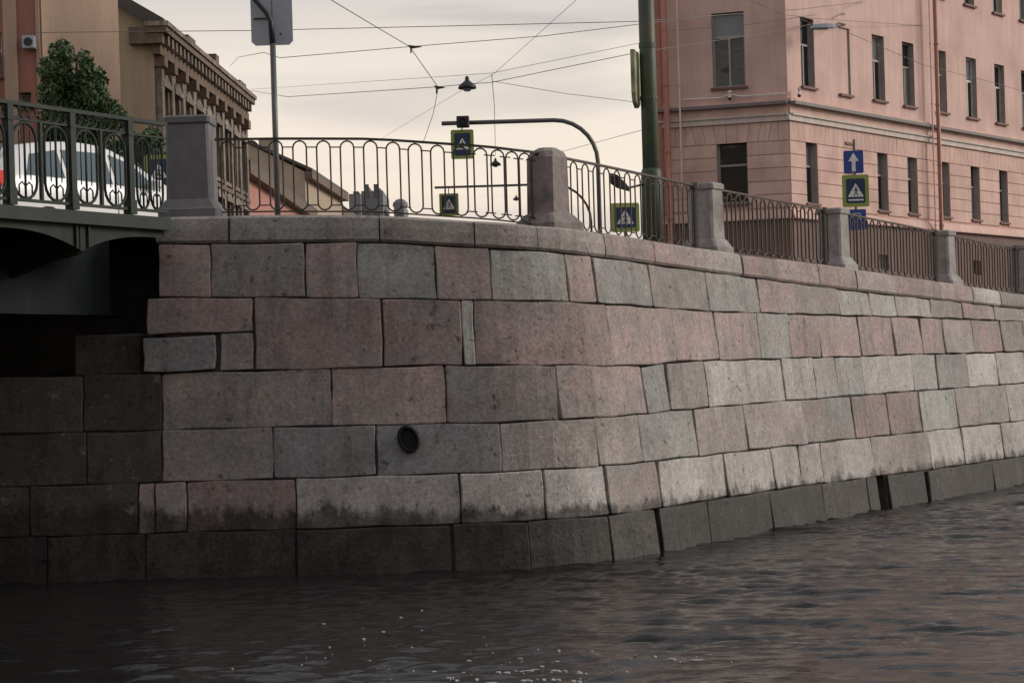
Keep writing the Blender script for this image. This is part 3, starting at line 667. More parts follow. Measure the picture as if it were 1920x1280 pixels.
# ------------------------------------------------------------------ the pink corner building
pb = empty('pink_building', (7.99, 60, 3.4)); pb.location = (0, 0, 0)
tag(pb, 'pink stuccoed corner apartment building with red drainpipes and a banded ground floor', 'building')
C0 = Vector((7.99, 60, 0)); dR = Vector((2960, 4000, 0)).normalized(); nR = Vector((dR.y, -dR.x, 0))
LE = Vector((4.325, 61.2, 0)); dL = (LE - C0).normalized(); nL = Vector((dL.y, -dL.x, 0)); 
if nL.y > 0: nL = -nL
FR = Facade(pb, C0, dR, nR, M['pink']); FL = Facade(pb, C0, dL, nL, M['pink'])
cent = [1.23, 3.48, 5.68, 7.72, 10.06, 12.36, 14.62, 16.84, 19.1, 21.3, 23.5, 25.8, 28.0, 30.2, 32.5]
rr = random.Random(5)
for i, c in enumerate(cent):
    wv = .40
    if i != 1:
        FR.window(c - wv, c + wv, 10.2, 12.17, M['framew'] if i in (5, 6) else M['frame'], M['glass'], .62, True, top=M['glassb'] if i in (5,) else None)
        FR.window(c - .33, c + .35, 6.87, 8.67, M['frame'], M['glass'], .6, rr.random() < .5)
        FR.window(c - wv, c + wv, 13.9, 15.9, M['frame'] if i % 2 else M['framew'], M['glass'], .65, True)
        FR.window(c - wv, c + wv, 17.4, 19.2, M['frame'], M['glass'], .65, True)
    if i in (2, 4, 5, 7, 9, 11): FR.window(c - .34, c + .3, 5.05, 5.53, M['frame'], M['glass'], .98, False, sill=False)
# blind niche
FR.w.append((3.12, 3.84, 10.18, 12.15))
FR.wall(0, 34, 9.72, 21.5, reveal=M['jamb'])
FR.slab(3.06, 3.90, 10.11, 10.178, -.05, .09, 'niche_sill', M['sill']); FR.slab(3.13, 3.83, 10.18, 12.15, -.08, -.06, 'niche_panel', M['pink'])
FR.slab(3.30, 3.86, 8.70, 8.78, -.05, .07, 'niche_sill', M['sill'])
FR.wall(0, 34, 6.55, 9.72, mt=M['groove'], name='ground_floor_wall', reveal=M['jamb']); 
FR.wall(0, 34, 3.2, 6.55, mt=M['plinth'], name='plinth')
FL.window(1.19, 2.13, 10.2, 12.32, M['frame'], M['glass'], .68, True, top=M['glassb']); FL.window(1.2, 2.08, 6.9, 8.72, M['frame'], M['glass'], .6, False)
FL.window(1.19, 2.13, 13.9, 15.9, M['frame'], M['glass'], .68, True)
FL.wall(0, 3.86, 9.72, 21.5, reveal=M['jamb']); FL.wall(0, 3.86, 6.55, 9.72, mt=M['groove'], name='ground_floor_wall', reveal=M['jamb']); FL.wall(0, 3.86, 3.2, 6.55, mt=M['plinth'], name='plinth')
# stucco blocks of the ground floor
def rustic(F_, T1, wins, z0=6.72):
    zs = [z0 + .375 * k for k in range(6)]
    for k in range(5):
        a, b_ = zs[k] + .012, zs[k + 1] - .012
        ed = sorted([(w[0] - .004, w[1] + .004) for w in wins if w[2] < b_ and w[3] > a]); t = 0.0 if F_ is FR else .0
        for w0, w1 in ed + [(T1, T1)]:
            L_ = w0 - t
            if L_ > .05:
                n_ = max(1, round(L_ / 1.6)); 
                for q in range(n_): F_.slab(t + L_ * q / n_ + (.01 if q else 0), t + L_ * (q + 1) / n_ - (.01 if q < n_ - 1 else 0), a, b_, .001, .032, 'stucco_block', M['pinkb'])
            t = w1
    # voussoirs: leaning wedge blocks over each window, plain blocks between
    t = 0; k = 0; zl, zh = zs[5] + .012, 9.14; wd = .29; n_ = round(T1 / wd); wd = T1 / n_
    cs = [(w[0] + w[1]) / 2 for w in wins if 6.8 < w[2] < 7]
    for q in range(n_):
        a = q * wd; c = a + wd / 2; near = min(cs, key=lambda x_: abs(x_ - c)); dd = c - near; 
        def ln(tt): 
            d_ = tt - near; return .12 * max(-1, min(1, d_ / .6)) if abs(d_) < 1.05 else 0
        g_ = .006; P_ = [F_.pt(max(a, 0) + g_, zl), F_.pt(a + wd - g_, zl), F_.pt(min(a + wd + ln(a + wd), T1) - g_, zh), F_.pt(max(a + ln(a), 0) + g_, zh)]
        mb = MB(); mb.prism(P_, F_.n * .001, F_.n * .032); mb.build('voussoir', M['pinkb'], pb)
rustic(FR, 22.0, FR.w); rustic(FL, 3.86, FL.w)
for F_, T1 in ((FR, 34), (FL, 3.86)):
    e0 = 0.0
    F_.slab(-.13 if F_ is FR else 0, T1, 9.15, 9.30, .001, .10, 'belt_course', M['belt']); F_.slab(0, T1, 9.302, 9.36, .001, .15, 'belt_course', M['belt'])
    F_.slab(0, T1, 9.362, 9.60, .001, .06, 'belt_course', M['pinkb']); F_.slab(0, T1, 9.602, 9.69, .001, .24, 'belt_ledge', M['beltd']); F_.slab(0, T1, 9.692, 9.78, .001, .10, 'belt_ledge', M['pinkb'])
    mb = MB(); mb.prism([F_.pt(0, 6.40, .001), F_.pt(0, 6.40, .13), F_.pt(0, 6.44, .13), F_.pt(0, 6.66, .03), F_.pt(0, 6.66, .001)], (0, 0, 0), F_.d * T1); mb.build('plinth_ledge', M['pinkb'], pb)
FR.slab(0, 34, 3.2, 6.39, .002, .05, 'plinth_face', M['plinth']) if False else None
# side towards the street and the roof slab
mb = MB(); E1 = LE; E2 = LE + Vector((.14, 1, 0)).normalized() * 26; E3 = C0 + dR * 34
mb.add([E1 + Vector((0, 0, 3.2)), E2 + Vector((0, 0, 3.2)), E2 + Vector((0, 0, 21.5)), E1 + Vector((0, 0, 21.5))], [(0, 1, 2, 3)]); mb.add([E2 + Vector((0, 0, 3.2)), E3 + Vector((0, 0, 3.2)), E3 + Vector((0, 0, 21.5)), E2 + Vector((0, 0, 21.5))], [(0, 1, 2, 3)])
mb.build('rear_wall', M['pink'], pb)
mb = MB(); mb.prism([C0, E3, E2, LE], (0, 0, 21.5), (0, 0, 21.9)); mb.build('roof', M['roof'], pb)
def dpipe(F_, t, z0, z1, r=.07, o=.34, mt=None):
    mb = MB(); mb.tube([F_.pt(t, z0, o + .18), F_.pt(t, z0 + .2, o + .03), F_.pt(t, z0 + .3, o), F_.pt(t, z1, o)], r, 8)
    p_ = mb.build('drainpipe', mt or M['pipe'], pb, smooth=True)
    mb = MB()
    for z in np.arange(4.6, 20.5, 1.9):
        mb.tube([F_.pt(t, z, o), F_.pt(t, z + .05, o)], r + .014, 8)
    mb.build('collar', mt or M['pipe'], p_)
dpipe(FR, 9.03, 3.6, 21.3); dpipe(FR, 8.72, 3.6, 21.3, .025, .29, M['pink']); dpipe(FR, 19.9, 3.6, 21.3)
dpipe(FL, 3.42, 3.6, 21.3, .085, .36); dpipe(FL, 3.05, 3.6, 21.3, .03, .30, M['pink'])
FL.slab(3.62, 3.86, 3.3, 21.4, .001, .12, 'corner_strip', M['pipe'])
for F_, t, lb in ((FL, 1.62, 'small white security camera under the left face window of the pink building'), (FR, .30, 'small white security camera at the corner of the pink building')):
    q = F_.pt(t, 9.90, .2); sc = empty('security_camera', q); tag(sc, lb, 'security camera', 'security cameras on the belt course')
    mb = MB(); mb.tube([(0, 0, .12), (0, 0, -.02)], [.03, .05], 8); mb.box((0, -.02, .14), (.045, .07, .03)); mb.build('housing', M['white'], sc)
    mb = MB(); mb.tube([(0, 0, -.02), (0, 0, -.07), (0, 0, -.1)], [.055, .05, .02], 8); mb.build('lens_dome', M['black'], sc, smooth=True)
# conduit on the ledge
mb = MB(); mb.tube([FL.pt(3.0, 9.93, .12), FL.pt(1.9, 9.90, .14), FL.pt(1.62, 9.98, .14), FL.pt(1.3, 9.90, .14), FL.pt(.06, 9.90, .14)], .018, 5); mb.build('conduit', M['white'], pb)

# street light bracketed to the pink building
a0 = FR.pt(3.55, 12.25, .02); h0 = at(1543, 50, 60.2)
sl2 = empty('street_lamp', h0); tag(sl2, 'grey street light head reaching out on a bracket from the pink building', 'street lamp')
mb = MB(); dv = (a0 - h0); mb.tube([Vector((0.30, .25, .02)), dv * .7 + Vector((0, 0, .06)), dv], .028, 6); mb.tube([Vector((.30, .25, .25)), dv * .9 + Vector((0, 0, .35)), dv + Vector((0, 0, .3))], .012, 5); mb.build('bracket_arm', M['steel'], sl2)
mb = MB(); mb.loft([[Vector((x_, y_ , z_)) for x_, y_, z_ in ((x0, -w, -.06), (x0, w, -.06), (x0, w * .8, .05 * q), (x0, -w * .8, .05 * q))] for x0, w, q in ((-.36, .06, .2), (-.22, .12, 1.2), (.1, .13, 1.4), (.28, .08, 1), (.34, .05, .8))]); mb.build('lamp_head', M['signback'], sl2, bevel=.01)
mb = MB(); mb.mm((-.30, -.09, -.10), (.12, .09, -.062)); mb.build('lamp_cover', M['glass'], sl2)

# ------------------------------------------------------------------ ochre building at left with its ornate street front
ob = empty('ochre_building'); tag(ob, 'ochre building with a blank gable and a long ornate street front under a heavy cornice', 'building')
ga = Vector((-13.06, 80, 0)); gb = Vector((-12.38, 100.8, 0)); dO = (gb - ga).normalized(); nO = Vector((dO.y, -dO.x, 0))
FO = Facade(ob, ga, dO, nO, M['ochre2'])
TO = (gb - ga).length; nb = 9; bw = TO / nb; rr = random.Random(9)
for k in range(nb):
    c = bw * (k + .5)
    for z0, z1 in ((4.9, 6.9), (8.2, 10.2), (11.3, 13.4)):
        f = FO.window(c - .55, c + .55, z0, z1, M['frame'], M['glass'], .65, True, depth=.25, sill=False)
        for q in (-.68, .68): FO.slab(c + q - .1, c + q + .1, z0 - .1, z1 + .1, .001, .16, 'window_surround', M['ochre2'])
        FO.slab(c - .85, c + .85, z1 + .11, z1 + .30, .001, .30, 'window_hood', M['ochre2']); FO.slab(c - .8, c + .8, z0 - .28, z0 - .12, .001, .24, 'window_apron', M['ochre2'])
        mb = MB(); mb.prism([FO.pt(c - .8, z1 + .31), FO.pt(c + .8, z1 + .31), FO.pt(c, z1 + .62)], FO.n * .001, FO.n * .26) if z0 > 8 else mb.prism([FO.pt(c - .2, z1 + .31), FO.pt(c + .2, z1 + .31), FO.pt(c + .13, z1 + .6), FO.pt(c - .13, z1 + .6)], FO.n * .001, FO.n * .26)
        mb.build('pediment', M['ochre2'], ob)
for k in range(nb + 1):
    c = min(max(bw * k, .3), TO - .3)
    FO.slab(c - .24, c + .24, 7.6, 14.2, .001, .26, 'pilaster', M['ochre2']); FO.slab(c - .32, c + .32, 14.2, 14.6, .001, .4, 'pilaster_capital', M['brown'])
FO.wall(0, TO, 3.2, 15.3)
FO.slab(-.35, TO, 7.2, 7.5, .001, .35, 'string_course', M['brown']); FO.slab(-.3, TO, 10.72, 10.9, .001, .3, 'string_course', M['brown'])
FO.slab(-.3, TO + .2, 14.62, 15.0, .001, .3, 'frieze', M['brown'])
for k in range(int(TO / .8)):
    FO.slab(.2 + k * .8, .5 + k * .8, 15.0, 15.38, .001, .52, 'cornice_bracket', M['ochre2'])
FO.slab(-.55, TO + .25, 15.39, 15.62, -.2, .60, 'cornice', M['brown']); FO.slab(-.62, TO + .3, 15.622, 15.80, -.2, .68, 'cornice', M['ochre2'])
for t_, w_, h_ in ((4.5, 1.6, .3), (10.9, .8, .5), (17.4, 1.7, .28)):
    FO.slab(t_, t_ + w_, 15.802, 15.8 + h_, .1, .5, 'parapet_block', M['brown'])
mb = MB(); mb.prism([FO.pt(-.6, 15.81, .55), FO.pt(-.6, 15.9, .5), FO.pt(-.6, 19.6, -5.5), FO.pt(-.6, 19.6, -6), FO.pt(-.6, 15.81, -.2)], (0, 0, 0), FO.d * (TO + .8)); mb.build('roof', M['roof'], ob)
mb = MB(); gx = -34.
mb.add([(gx, 80.05, 3.2), (-13.06, 80.0, 3.2), (-13.06, 80.0, 16.0), (-18.5, 80.02, 20.5), (gx, 80.05, 20.5)], [(0, 1, 2, 3, 4)]); mb.build('gable_wall', M['ochre'], ob)
mb = MB(); mb.mm((-13.9, 79.5, 15.0), (-12.65, 80.0, 15.62)); mb.build('cornice_return', M['brown'], ob)
mb = MB(); q = Vector((-18.0, 79.97, 0)); mb.mm((-16.9, 79.93, 5), (-16.86, 79.99, 19.5)); mb.mm((-34, 79.90, 12.2), (-13.6, 79.99, 12.24)); mb.build('wall_cable', M['brown'], ob)
mb = MB(); mb.mm((-34, 80.3, 3.2), (-13.3, 100.6, 15.0)); mb.build('rear_block', M['ochre'], ob)

# ------------------------------------------------------------------ further buildings down the street
def simple_building(P0, P1, z1, label, mt, roofh, gable=None, wins=True, back=14, name='street_building', rows=((4.6, 6.6), (7.9, 9.9), (11.2, 13.2))):
    r = empty(name); tag(r, label, 'building'); P0 = Vector(P0); P1 = Vector(P1); d = (P1 - P0).normalized(); n_ = Vector((d.y, -d.x, 0)); F_ = Facade(r, P0, d, n_, mt); T = (P1 - P0).length
    if wins:
        k = int(T / 2.7)
        for i in range(k):
            c = T * (i + .5) / k
            for a, b_ in rows:
                if b_ < z1 - .6: F_.window(c - .5, c + .5, a, b_, M['frame'], M['glass'], .65, False, sill=False)
    F_.wall(0, T, 3.2, z1); F_.slab(-.2, T + .2, z1 - .45, z1, .001, .5, 'cornice', M['brown'])
    B_ = -n_ * back; mb = MB(); mb.add([P0 + Vector((0, 0, 3.2)), P0 + B_ + Vector((0, 0, 3.2)), P0 + B_ + Vector((0, 0, z1)), P0 + B_ * .5 + Vector((0, 0, z1 + roofh)), P0 + Vector((0, 0, z1))], [(0, 1, 2, 3, 4)])
    mb.build('end_wall', gable or mt, r); mb = MB(); mb.add([P1 + Vector((0, 0, 3.2)), P1 + B_ + Vector((0, 0, 3.2)), P1 + B_ + Vector((0, 0, z1)), P1 + B_ * .5 + Vector((0, 0, z1 + roofh)), P1 + Vector((0, 0, z1))], [(0, 1, 2, 3, 4)])
    mb.build('end_wall', gable or mt, r)
    mb = MB(); e0 = n_ * .5; mb.prism([P0 + e0 + Vector((0, 0, z1)), P0 + B_ * .5 + Vector((0, 0, z1 + roofh)), P0 + B_ + Vector((0, 0, z1)), P0 + B_ + Vector((0, 0, z1 + .15)), P0 + B_ * .5 + Vector((0, 0, z1 + roofh + .2)), P0 + e0 + Vector((0, 0, z1 + .2))], d * -.2, d * (T + .2)); mb.build('roof', M['roof'], r)
    return r, F_
rB, FB = simple_building((-12.9, 104, 0), (-12.5, 135, 0), 12.9, 'low red and pink house front beyond the ornate ochre building', M['pinkfar'], 1.3, M['pinkfar'])
FB.slab(6, 7.2, 12.9, 15.6, -3.2, -2.2, 'chimney', M['pinkfar']); FB.slab(15, 16, 12.9, 15.4, -3.2, -2.2, 'chimney', M['beige']); 
rC, FC_ = simple_building((-12.9, 137, 0), (-12.0, 155, 0), 15.7, 'beige house with a pale gable rising behind the red house front', M['beige'], 2.4, M['beige'], back=9)
FC_.slab(4, 5, 15.7, 18.4, -3.6, -2.6, 'chimney', M['beige'])
simple_building((-12.6, 158, 0), (-11.6, 190, 0), 15.0, 'brownish row house at the far end of the street row', M['tan'], 2.0)
for (u0, u1, v0, lb, tw) in ((654, 676, 364, 'distant grey building at the street end, left one of three', 0), (675, 716, 356, 'distant blocky grey building at the street end, widest of three', 1), (735, 754, 378, 'distant small grey building with rounded top, apart on the right', 2)):
    a, b_ = at(u0, v0, 200), at(u1, v0, 200); r = empty('far_building'); tag(r, lb, 'building')
    mb = MB(); mb.mm((a.x, 200 + tw * 1.5, 3.0), (b_.x, 212, a.z)); mb.build('block', M['fargrey'], r)
    mb = MB()
    if tw == 2: c = (a + b_) / 2; R_ = [[Vector((c.x + q * math.cos(k * .7854), 206 + q * math.sin(k * .7854), a.z + h)) for k in range(8)] for q, h in ((.75, 0), (.7, .35), (.4, .65), (.05, .75))]; mb.loft(R_)
    else: mb.mm((a.x + .2, 203, a.z + .003), (a.x + .7, 208, a.z + .5)); mb.mm((b_.x - .8, 203, a.z + .003), (b_.x - .3, 208, a.z + .35))
    mb.build('roof_top', M['fargrey'], r)
    for k in range(int((b_.x - a.x) / .9)):
        for z in np.arange(9, a.z - .6, 2.6):
            mb = MB(); mb.mm((a.x + .3 + .9 * k, 199.95 + tw * 1.5, z), (a.x + .75 + .9 * k, 199.99 + tw * 1.5, z + 1.3)); mb.build('window', M['glass'], r)

# leftmost house
lb_ = empty('reddish_house'); tag(lb_, 'reddish stucco house at the left edge with a dark railed window', 'building')
F1 = Facade(lb_, (-12.55, 58, 0), (-1, 0, 0), (0, -1, 0), M['redst'])
F1.window(1.05, 2.3, 10.75, 11.95, M['frame'], M['glass'], .6, True); F1.window(1.05, 2.3, 7.0, 9.0, M['frame'], M['glass'], .65, True); F1.window(.28, .62, 9.9, 10.3, M['frame'], M['glass'], .9, False); F1.window(1.05, 2.3, 13.6, 15.4, M['frame'], M['glass'], .65, True)
F1.wall(0, 12, 3.2, 17.5)
F1.slab(.62, .98, 3.4, 16.9, .001, .10, 'pilaster', M['tan']); F1.slab(0, .10, 3.4, 16.9, .001, .06, 'pilaster', M['tan'])
F1.slab(-.1, 12, 16.9, 17.3, .001, .4, 'cornice', M['brown'])
for k in range(11):
    F1.slab(1.02 + k * .13, 1.045 + k * .13, 10.7, 11.25, .16, .18, 'window_railing_bar', M['iron'])
F1.slab(1.0, 2.36, 11.25, 11.29, .15, .19, 'window_railing_rail', M['iron'])
mb = MB(); mb.add([(-12.55, 58, 3.2), (-12.55, 78, 3.2), (-12.55, 78, 17.5), (-12.55, 58, 17.5)], [(0, 1, 2, 3)]); mb.build('side_wall', M['tan'], lb_) if False else None
mb = MB(); mb.mm((-24, 58.3, 3.2), (-12.56, 70, 17.4)); mb.build('rear_block', M['tan'], lb_)
ac = empty('air_conditioner', F1.pt(.26, 11.62, .18)); tag(ac, 'pale grey air conditioner box on the reddish house at the left edge', 'air conditioner')
mb = MB(); mb.mm((-.17, -.14, -.17), (.17, .12, .17)); mb.build('casing', M['signback'], ac, bevel=.015); mb = MB(); mb.tube([(0, -.145, 0), (0, -.155, 0)], .12, 12); mb.build('fan_grille', M['black'], ac)

# ------------------------------------------------------------------ foliage
def leaves(name, blobs, n_, size, mt, parent, seed=1):
    r = np.random.default_rng(seed); tot = sum(b[1][0] * b[1][1] * b[1][2] for b in blobs); V = []; 
    for c, rad in blobs:
        k = int(n_ * rad[0] * rad[1] * rad[2] / tot) + 20
        d = r.normal(size=(k, 3)); d /= np.linalg.norm(d, axis=1)[:, None]; q = np.array(c) + d * np.array(rad) * (r.uniform(.3, 1.28, (k, 1)) ** .8)
        a = r.normal(size=(k, 3)); a /= np.linalg.norm(a, axis=1)[:, None]; b_ = np.cross(a, r.normal(size=(k, 3))); b_ /= np.linalg.norm(b_, axis=1)[:, None]
        s_ = size * r.uniform(.5, 1.4, (k, 1)); V.append(np.stack([q - a * s_, q + b_ * s_ * .5, q + a * s_, q - b_ * s_ * .5], 1).reshape(-1, 3))
    V = np.vstack(V); Fq = np.arange(len(V)).reshape(-1, 4); me = bpy.data.meshes.new(name); me.from_pydata(V.tolist(), [], Fq.tolist()); me.materials.append(mt); return link(name, me, parent)
def tree(loc, spec, label, n_, seed, size=.13):
    r = empty('tree', loc); tag(r, label, 'tree'); zt = max(c[2] for c, _ in spec)
    mb = MB(); mb.tube([(0, 0, -.3), (.04, .02, zt * .4), (-.05, 0, zt * .75), (0, 0, zt)], [.16, .13, .08, .02], 7)
    for c, rad in spec[::2]: mb.tube([(0, 0, c[2] * .55), (c[0] * .5, c[1] * .5, c[2] * .85), c], [.06, .04, .015], 5)
    mb.build('trunk', M['trunk'], r); leaves('crown', spec, n_, size, M['leaf'], r, seed)
def blobs_from(pts, y, base):
    o = []
    for u, v, w, h in pts:
        c = at(u, v, y); o.append(((c.x - base[0], random.uniform(-.5, .5), c.z - base[2]), (w * .86 * y / FOC, .7, h * .86 * y / FOC)))
    return o
bz = Vector((at(150, 300, 54).x, 54, 3.7))
tree(bz, blobs_from([(120, 105, 22, 28), (108, 140, 28, 30), (128, 160, 30, 34), (168, 125, 12, 26), (160, 160, 28, 30), (190, 150, 10, 22), (105, 185, 26, 30), (150, 200, 40, 30), (188, 190, 24, 26), (212, 205, 20, 16), (120, 235, 42, 35), (180, 240, 45, 32), (225, 225, 22, 16), (100, 270, 30, 30), (165, 285, 55, 35)], 54, bz), 'dark green bushy tree with several peaks in front of the ochre gable', 15000, 4, .065)
bz = Vector((at(262, 320, 50).x, 50, 3.7))
tree(bz, blobs_from([(250, 265, 18, 16), (285, 262, 18, 22), (270, 290, 34, 28), (300, 300, 20, 20), (230, 285, 22, 20), (262, 325, 40, 24)], 50, bz), 'low dark bush seen through the bridge railing next to the grey pillar', 8000, 5, .06)

# ------------------------------------------------------------------ signs and poles
def plate(mb, c, w, h, t=.01, ch=.03):
    x, y, z = c; a, b_ = w / 2, h / 2
    P_ = [Vector((x - a + ch, y, z - b_)), Vector((x + a - ch, y, z - b_)), Vector((x + a, y, z - b_ + ch)), Vector((x + a, y, z + b_ - ch)), Vector((x + a - ch, y, z + b_)), Vector((x - a + ch, y, z + b_)), Vector((x - a, y, z + b_ - ch)), Vector((x - a, y, z - b_ + ch))]
    mb.prism(P_, (0, -t / 2, 0), (0, t / 2, 0)); return mb
def flat(mb, pts, y, t=.003): mb.prism([Vector((p[0], y, p[1])) for p in pts], (0, -t, 0), (0, 0, 0)); return mb
def walker(mb, s, y, ox=0, oz=0):
    f = lambda P_: [(ox + a * s, oz + b_ * s) for a, b_ in P_]
    flat(mb, f([(.02 + .045 * math.cos(k * .7), .235 + .045 * math.sin(k * .7)) for k in range(9)]), y)
    flat(mb, f([(-.03, .17), (.05, .18), (.06, .0), (-.02, -.01)]), y)
    flat(mb, f([(-.02, .0), (.03, .0), (-.08, -.22), (-.13, -.20)]), y - .0005); flat(mb, f([(.01, .0), (.06, .0), (.13, -.21), (.08, -.22)]), y - .001)
    flat(mb, f([(-.03, .16), (-.01, .12), (-.12, .04), (-.14, .07)]), y - .0015); flat(mb, f([(.04, .17), (.05, .12), (.13, .03), (.15, .06)]), y - .002)
def crosswalk(name, loc, w, h, label, rz=0, group=None, bw=.09, rod=None):
    r = empty(name, loc, rz); tag(r, label, 'road sign', group)
    plate(MB(), (0, 0, 0), w, h).build('yellow_border', M['yel'], r)
    iw, ih = w - 2 * bw, h - 2 * bw; plate(MB(), (0, -.009, .0), iw, ih, .006).build('blue_field', M['dblue'], r)
    mb = MB(); a = min(iw, ih) * .42; flat(mb, [(-a, -a * .75), (a, -a * .75), (0, a * .95)], -.013); mb.build('white_triangle', M['white'], r)
    mb = MB(); walker(mb, a * 2.3, -.018, 0, -a * .12); mb.build('pedestrian_symbol', M['black'], r)
    if rod:
        mb = MB(); mb.tube([(0, .03, h / 2), (0, .03, h / 2 + rod)], .02, 6); mb.build('hanger', M['steel'], r)
    return r
# sign seen from behind, on a cranked pole
sg = empty('direction_sign', at(509, 40, 27.2)); tag(sg, 'large grey sign board seen from behind, cut by the top edge, on a cranked pole', 'road sign')
def rel(o, u, v, y): return at(u, v, y) - o.location
c = rel(sg, 509, 18, 27.2); mb = MB(); plate(mb, (c.x, c.y, c.z), .53, .92, .012, .05); o = mb.build('sign_board', M['signback'], sg)
mb = MB(); mb.mm((c.x - .24, c.y - .03, c.z + .24), (c.x + .24, c.y - .008, c.z + .265)); mb.build('bracket', M['black'], sg)
mb = MB(); mb.mm((c.x - .23, c.y - .028, c.z - .125), (c.x - .06, c.y - .007, c.z - .11)); mb.tube([(c.x + .11, c.y - .008, c.z - .32), (c.x + .11, c.y - .03, c.z - .32)], .012, 6); mb.mm((c.x + .004, c.y - .012, c.z - .44), (c.x + .010, c.y - .0062, c.z + .44)); mb.build('sign_rib', M['black'], sg)
mb = MB(); P_ = [rel(sg, 523, 430, 27.05), rel(sg, 511.5, 82, 27.05), rel(sg, 508, 42, 27.05), rel(sg, 501, 26, 27.05), rel(sg, 480, 2, 27.05), rel(sg, 462, -18, 27.05)]; P_[0].z = 4.0 - sg.location.z; P_[0].x = P_[1].x
mb.tube(P_[:2], .037, 8); mb.build('lower_pole', M['steel'], sg, smooth=True); mb = MB(); mb.tube(P_[1:], [.04, .036, .034, .032, .03], 8); mb.build('cranked_pole_top', M['black'], sg, smooth=True)

# mast arm with traffic light and crossing sign
def mast(name, y, pu, av, tipu, r, rad, label, zb=3.6):
    base = at(pu, 400, y); base.z = zb; o = empty(name, base); tag(o, label, 'signal mast'); top = at(tipu, av, y); zt = top.z - zb; xt = top.x - base.x
    P_ = [Vector((0, 0, 0)), Vector((0, 0, zt - rad))] + [Vector((-rad + rad * math.cos(a), 0, zt - rad + rad * math.sin(a))) for a in [math.pi / 2 * k / 7 for k in range(1, 8)]] + [Vector((xt, 0, zt))]
    mb = MB(); mb.tube(P_, r, 8); mb.build('mast_tube', M['steel'], o, smooth=True); mb = MB(); mb.tube([(0, 0, 0), (0, 0, .5)], r * 1.8, 8); mb.build('base_sleeve', M['steel'], o); return o, zt
m1, zt = mast('mast_arm', 57, 1124, 232, 828, .058, 1.15, 'grey curved mast arm reaching left over the street behind the stubby pillar')
m2, zt2 = mast('mast_arm', 82, 1108, 352, 815, .045, 1.5, 'farther thin curved mast arm low behind the long railing section')
q = at(867, 271, 56.85); crosswalk('crossing_sign', q, .61, .78, 'crosswalk sign with yellow green border hanging from the nearer mast arm', group='crosswalk signs', rod=.10)
tl = empty('traffic_light', at(868, 229, 56.8)); tag(tl, 'small dark traffic light box on the nearer mast arm above the crosswalk sign', 'traffic light')
mb = MB(); mb.mm((-.17, -.12, -.15), (.17, .12, .15)); mb.build('housing', M['black'], tl, bevel=.02); mb = MB(); mb.tube([(.0, -.12, 0), (0, -.2, 0)], .09, 10, cap=False); mb.build('visor', M['black'], tl)
q = at(842, 384, 81.8); crosswalk('crossing_sign', q, .74, .86, 'crosswalk sign low behind the railing, hanging from the farther mast arm', group='crosswalk signs', rod=.2)
q = at(1172, 408, 44); crosswalk('crossing_sign', q, .60, .60, 'crosswalk sign with green border seen through the railing left of the tall green pole', group='crosswalk signs', rz=.12)
mb = MB(); mb.tube([(0, .03, -1.9), (0, .03, .3)], .03, 8); o = mb.build('sign_post', M['steel'], bpy.data.objects['crossing_sign.002'])
q = at(298, 322, 46); crosswalk('crossing_sign', q, .62, .72, 'crosswalk sign mostly hidden behind the tall grey pillar at the bridge', group='crosswalk signs'); mb = MB(); mb.tube([(0, .03, -2.2), (0, .03, .3)], .03, 8); mb.build('sign_post', M['steel'], bpy.data.objects['crossing_sign.003'])
# sign stack before the pink building
ys = 56.0; cs = crosswalk('crossing_sign', at(1604, 358, ys), .70, .84, 'crosswalk sign with wide yellow green border in front of the pink building', group='crosswalk signs', bw=.10)
mb = MB(); mb.tube([(0, .035, -3.1), (0, .035, 1.35)], .03, 8); mb.build('sign_post', M['steel'], cs)
mb = MB(); mb.mm((-.2, -.016, -.26), (.2, -.0125, -.22)); mb.build('white_bar', M['white'], cs)
c = at(1600, 304, ys); sa = empty('one_way_sign', c); tag(sa, 'blue square one way sign with a white arrow pointing up', 'road sign')
plate(MB(), (0, 0, 0), .52, .60).build('sign_plate', M['blue'], sa); mb = MB(); flat(mb, [(-.05, -.25), (.05, -.25), (.05, .02), (.14, .02), (0, .24), (-.14, .02), (-.05, .02)], -.008); mb.build('white_arrow', M['white'], sa)
c = at(1606, 412, ys); sb = empty('blue_plate', c); tag(sb, 'blue rectangular sign plate lowest on the post, half hidden by the railing', 'road sign')
plate(MB(), (0, 0, 0), .50, .54).build('sign_plate', M['blue'], sb); mb = MB(); 
for xx in (-.10, .10): flat(mb, [(xx - .018, -.16), (xx + .018, -.16), (xx + .018, .14), (xx - .018, .14)], -.008)
flat(mb, [(-.10, .14), (.10, .14), (.12, .18), (-.12, .18)], -.0085); mb.build('white_mark', M['signback'], sb)

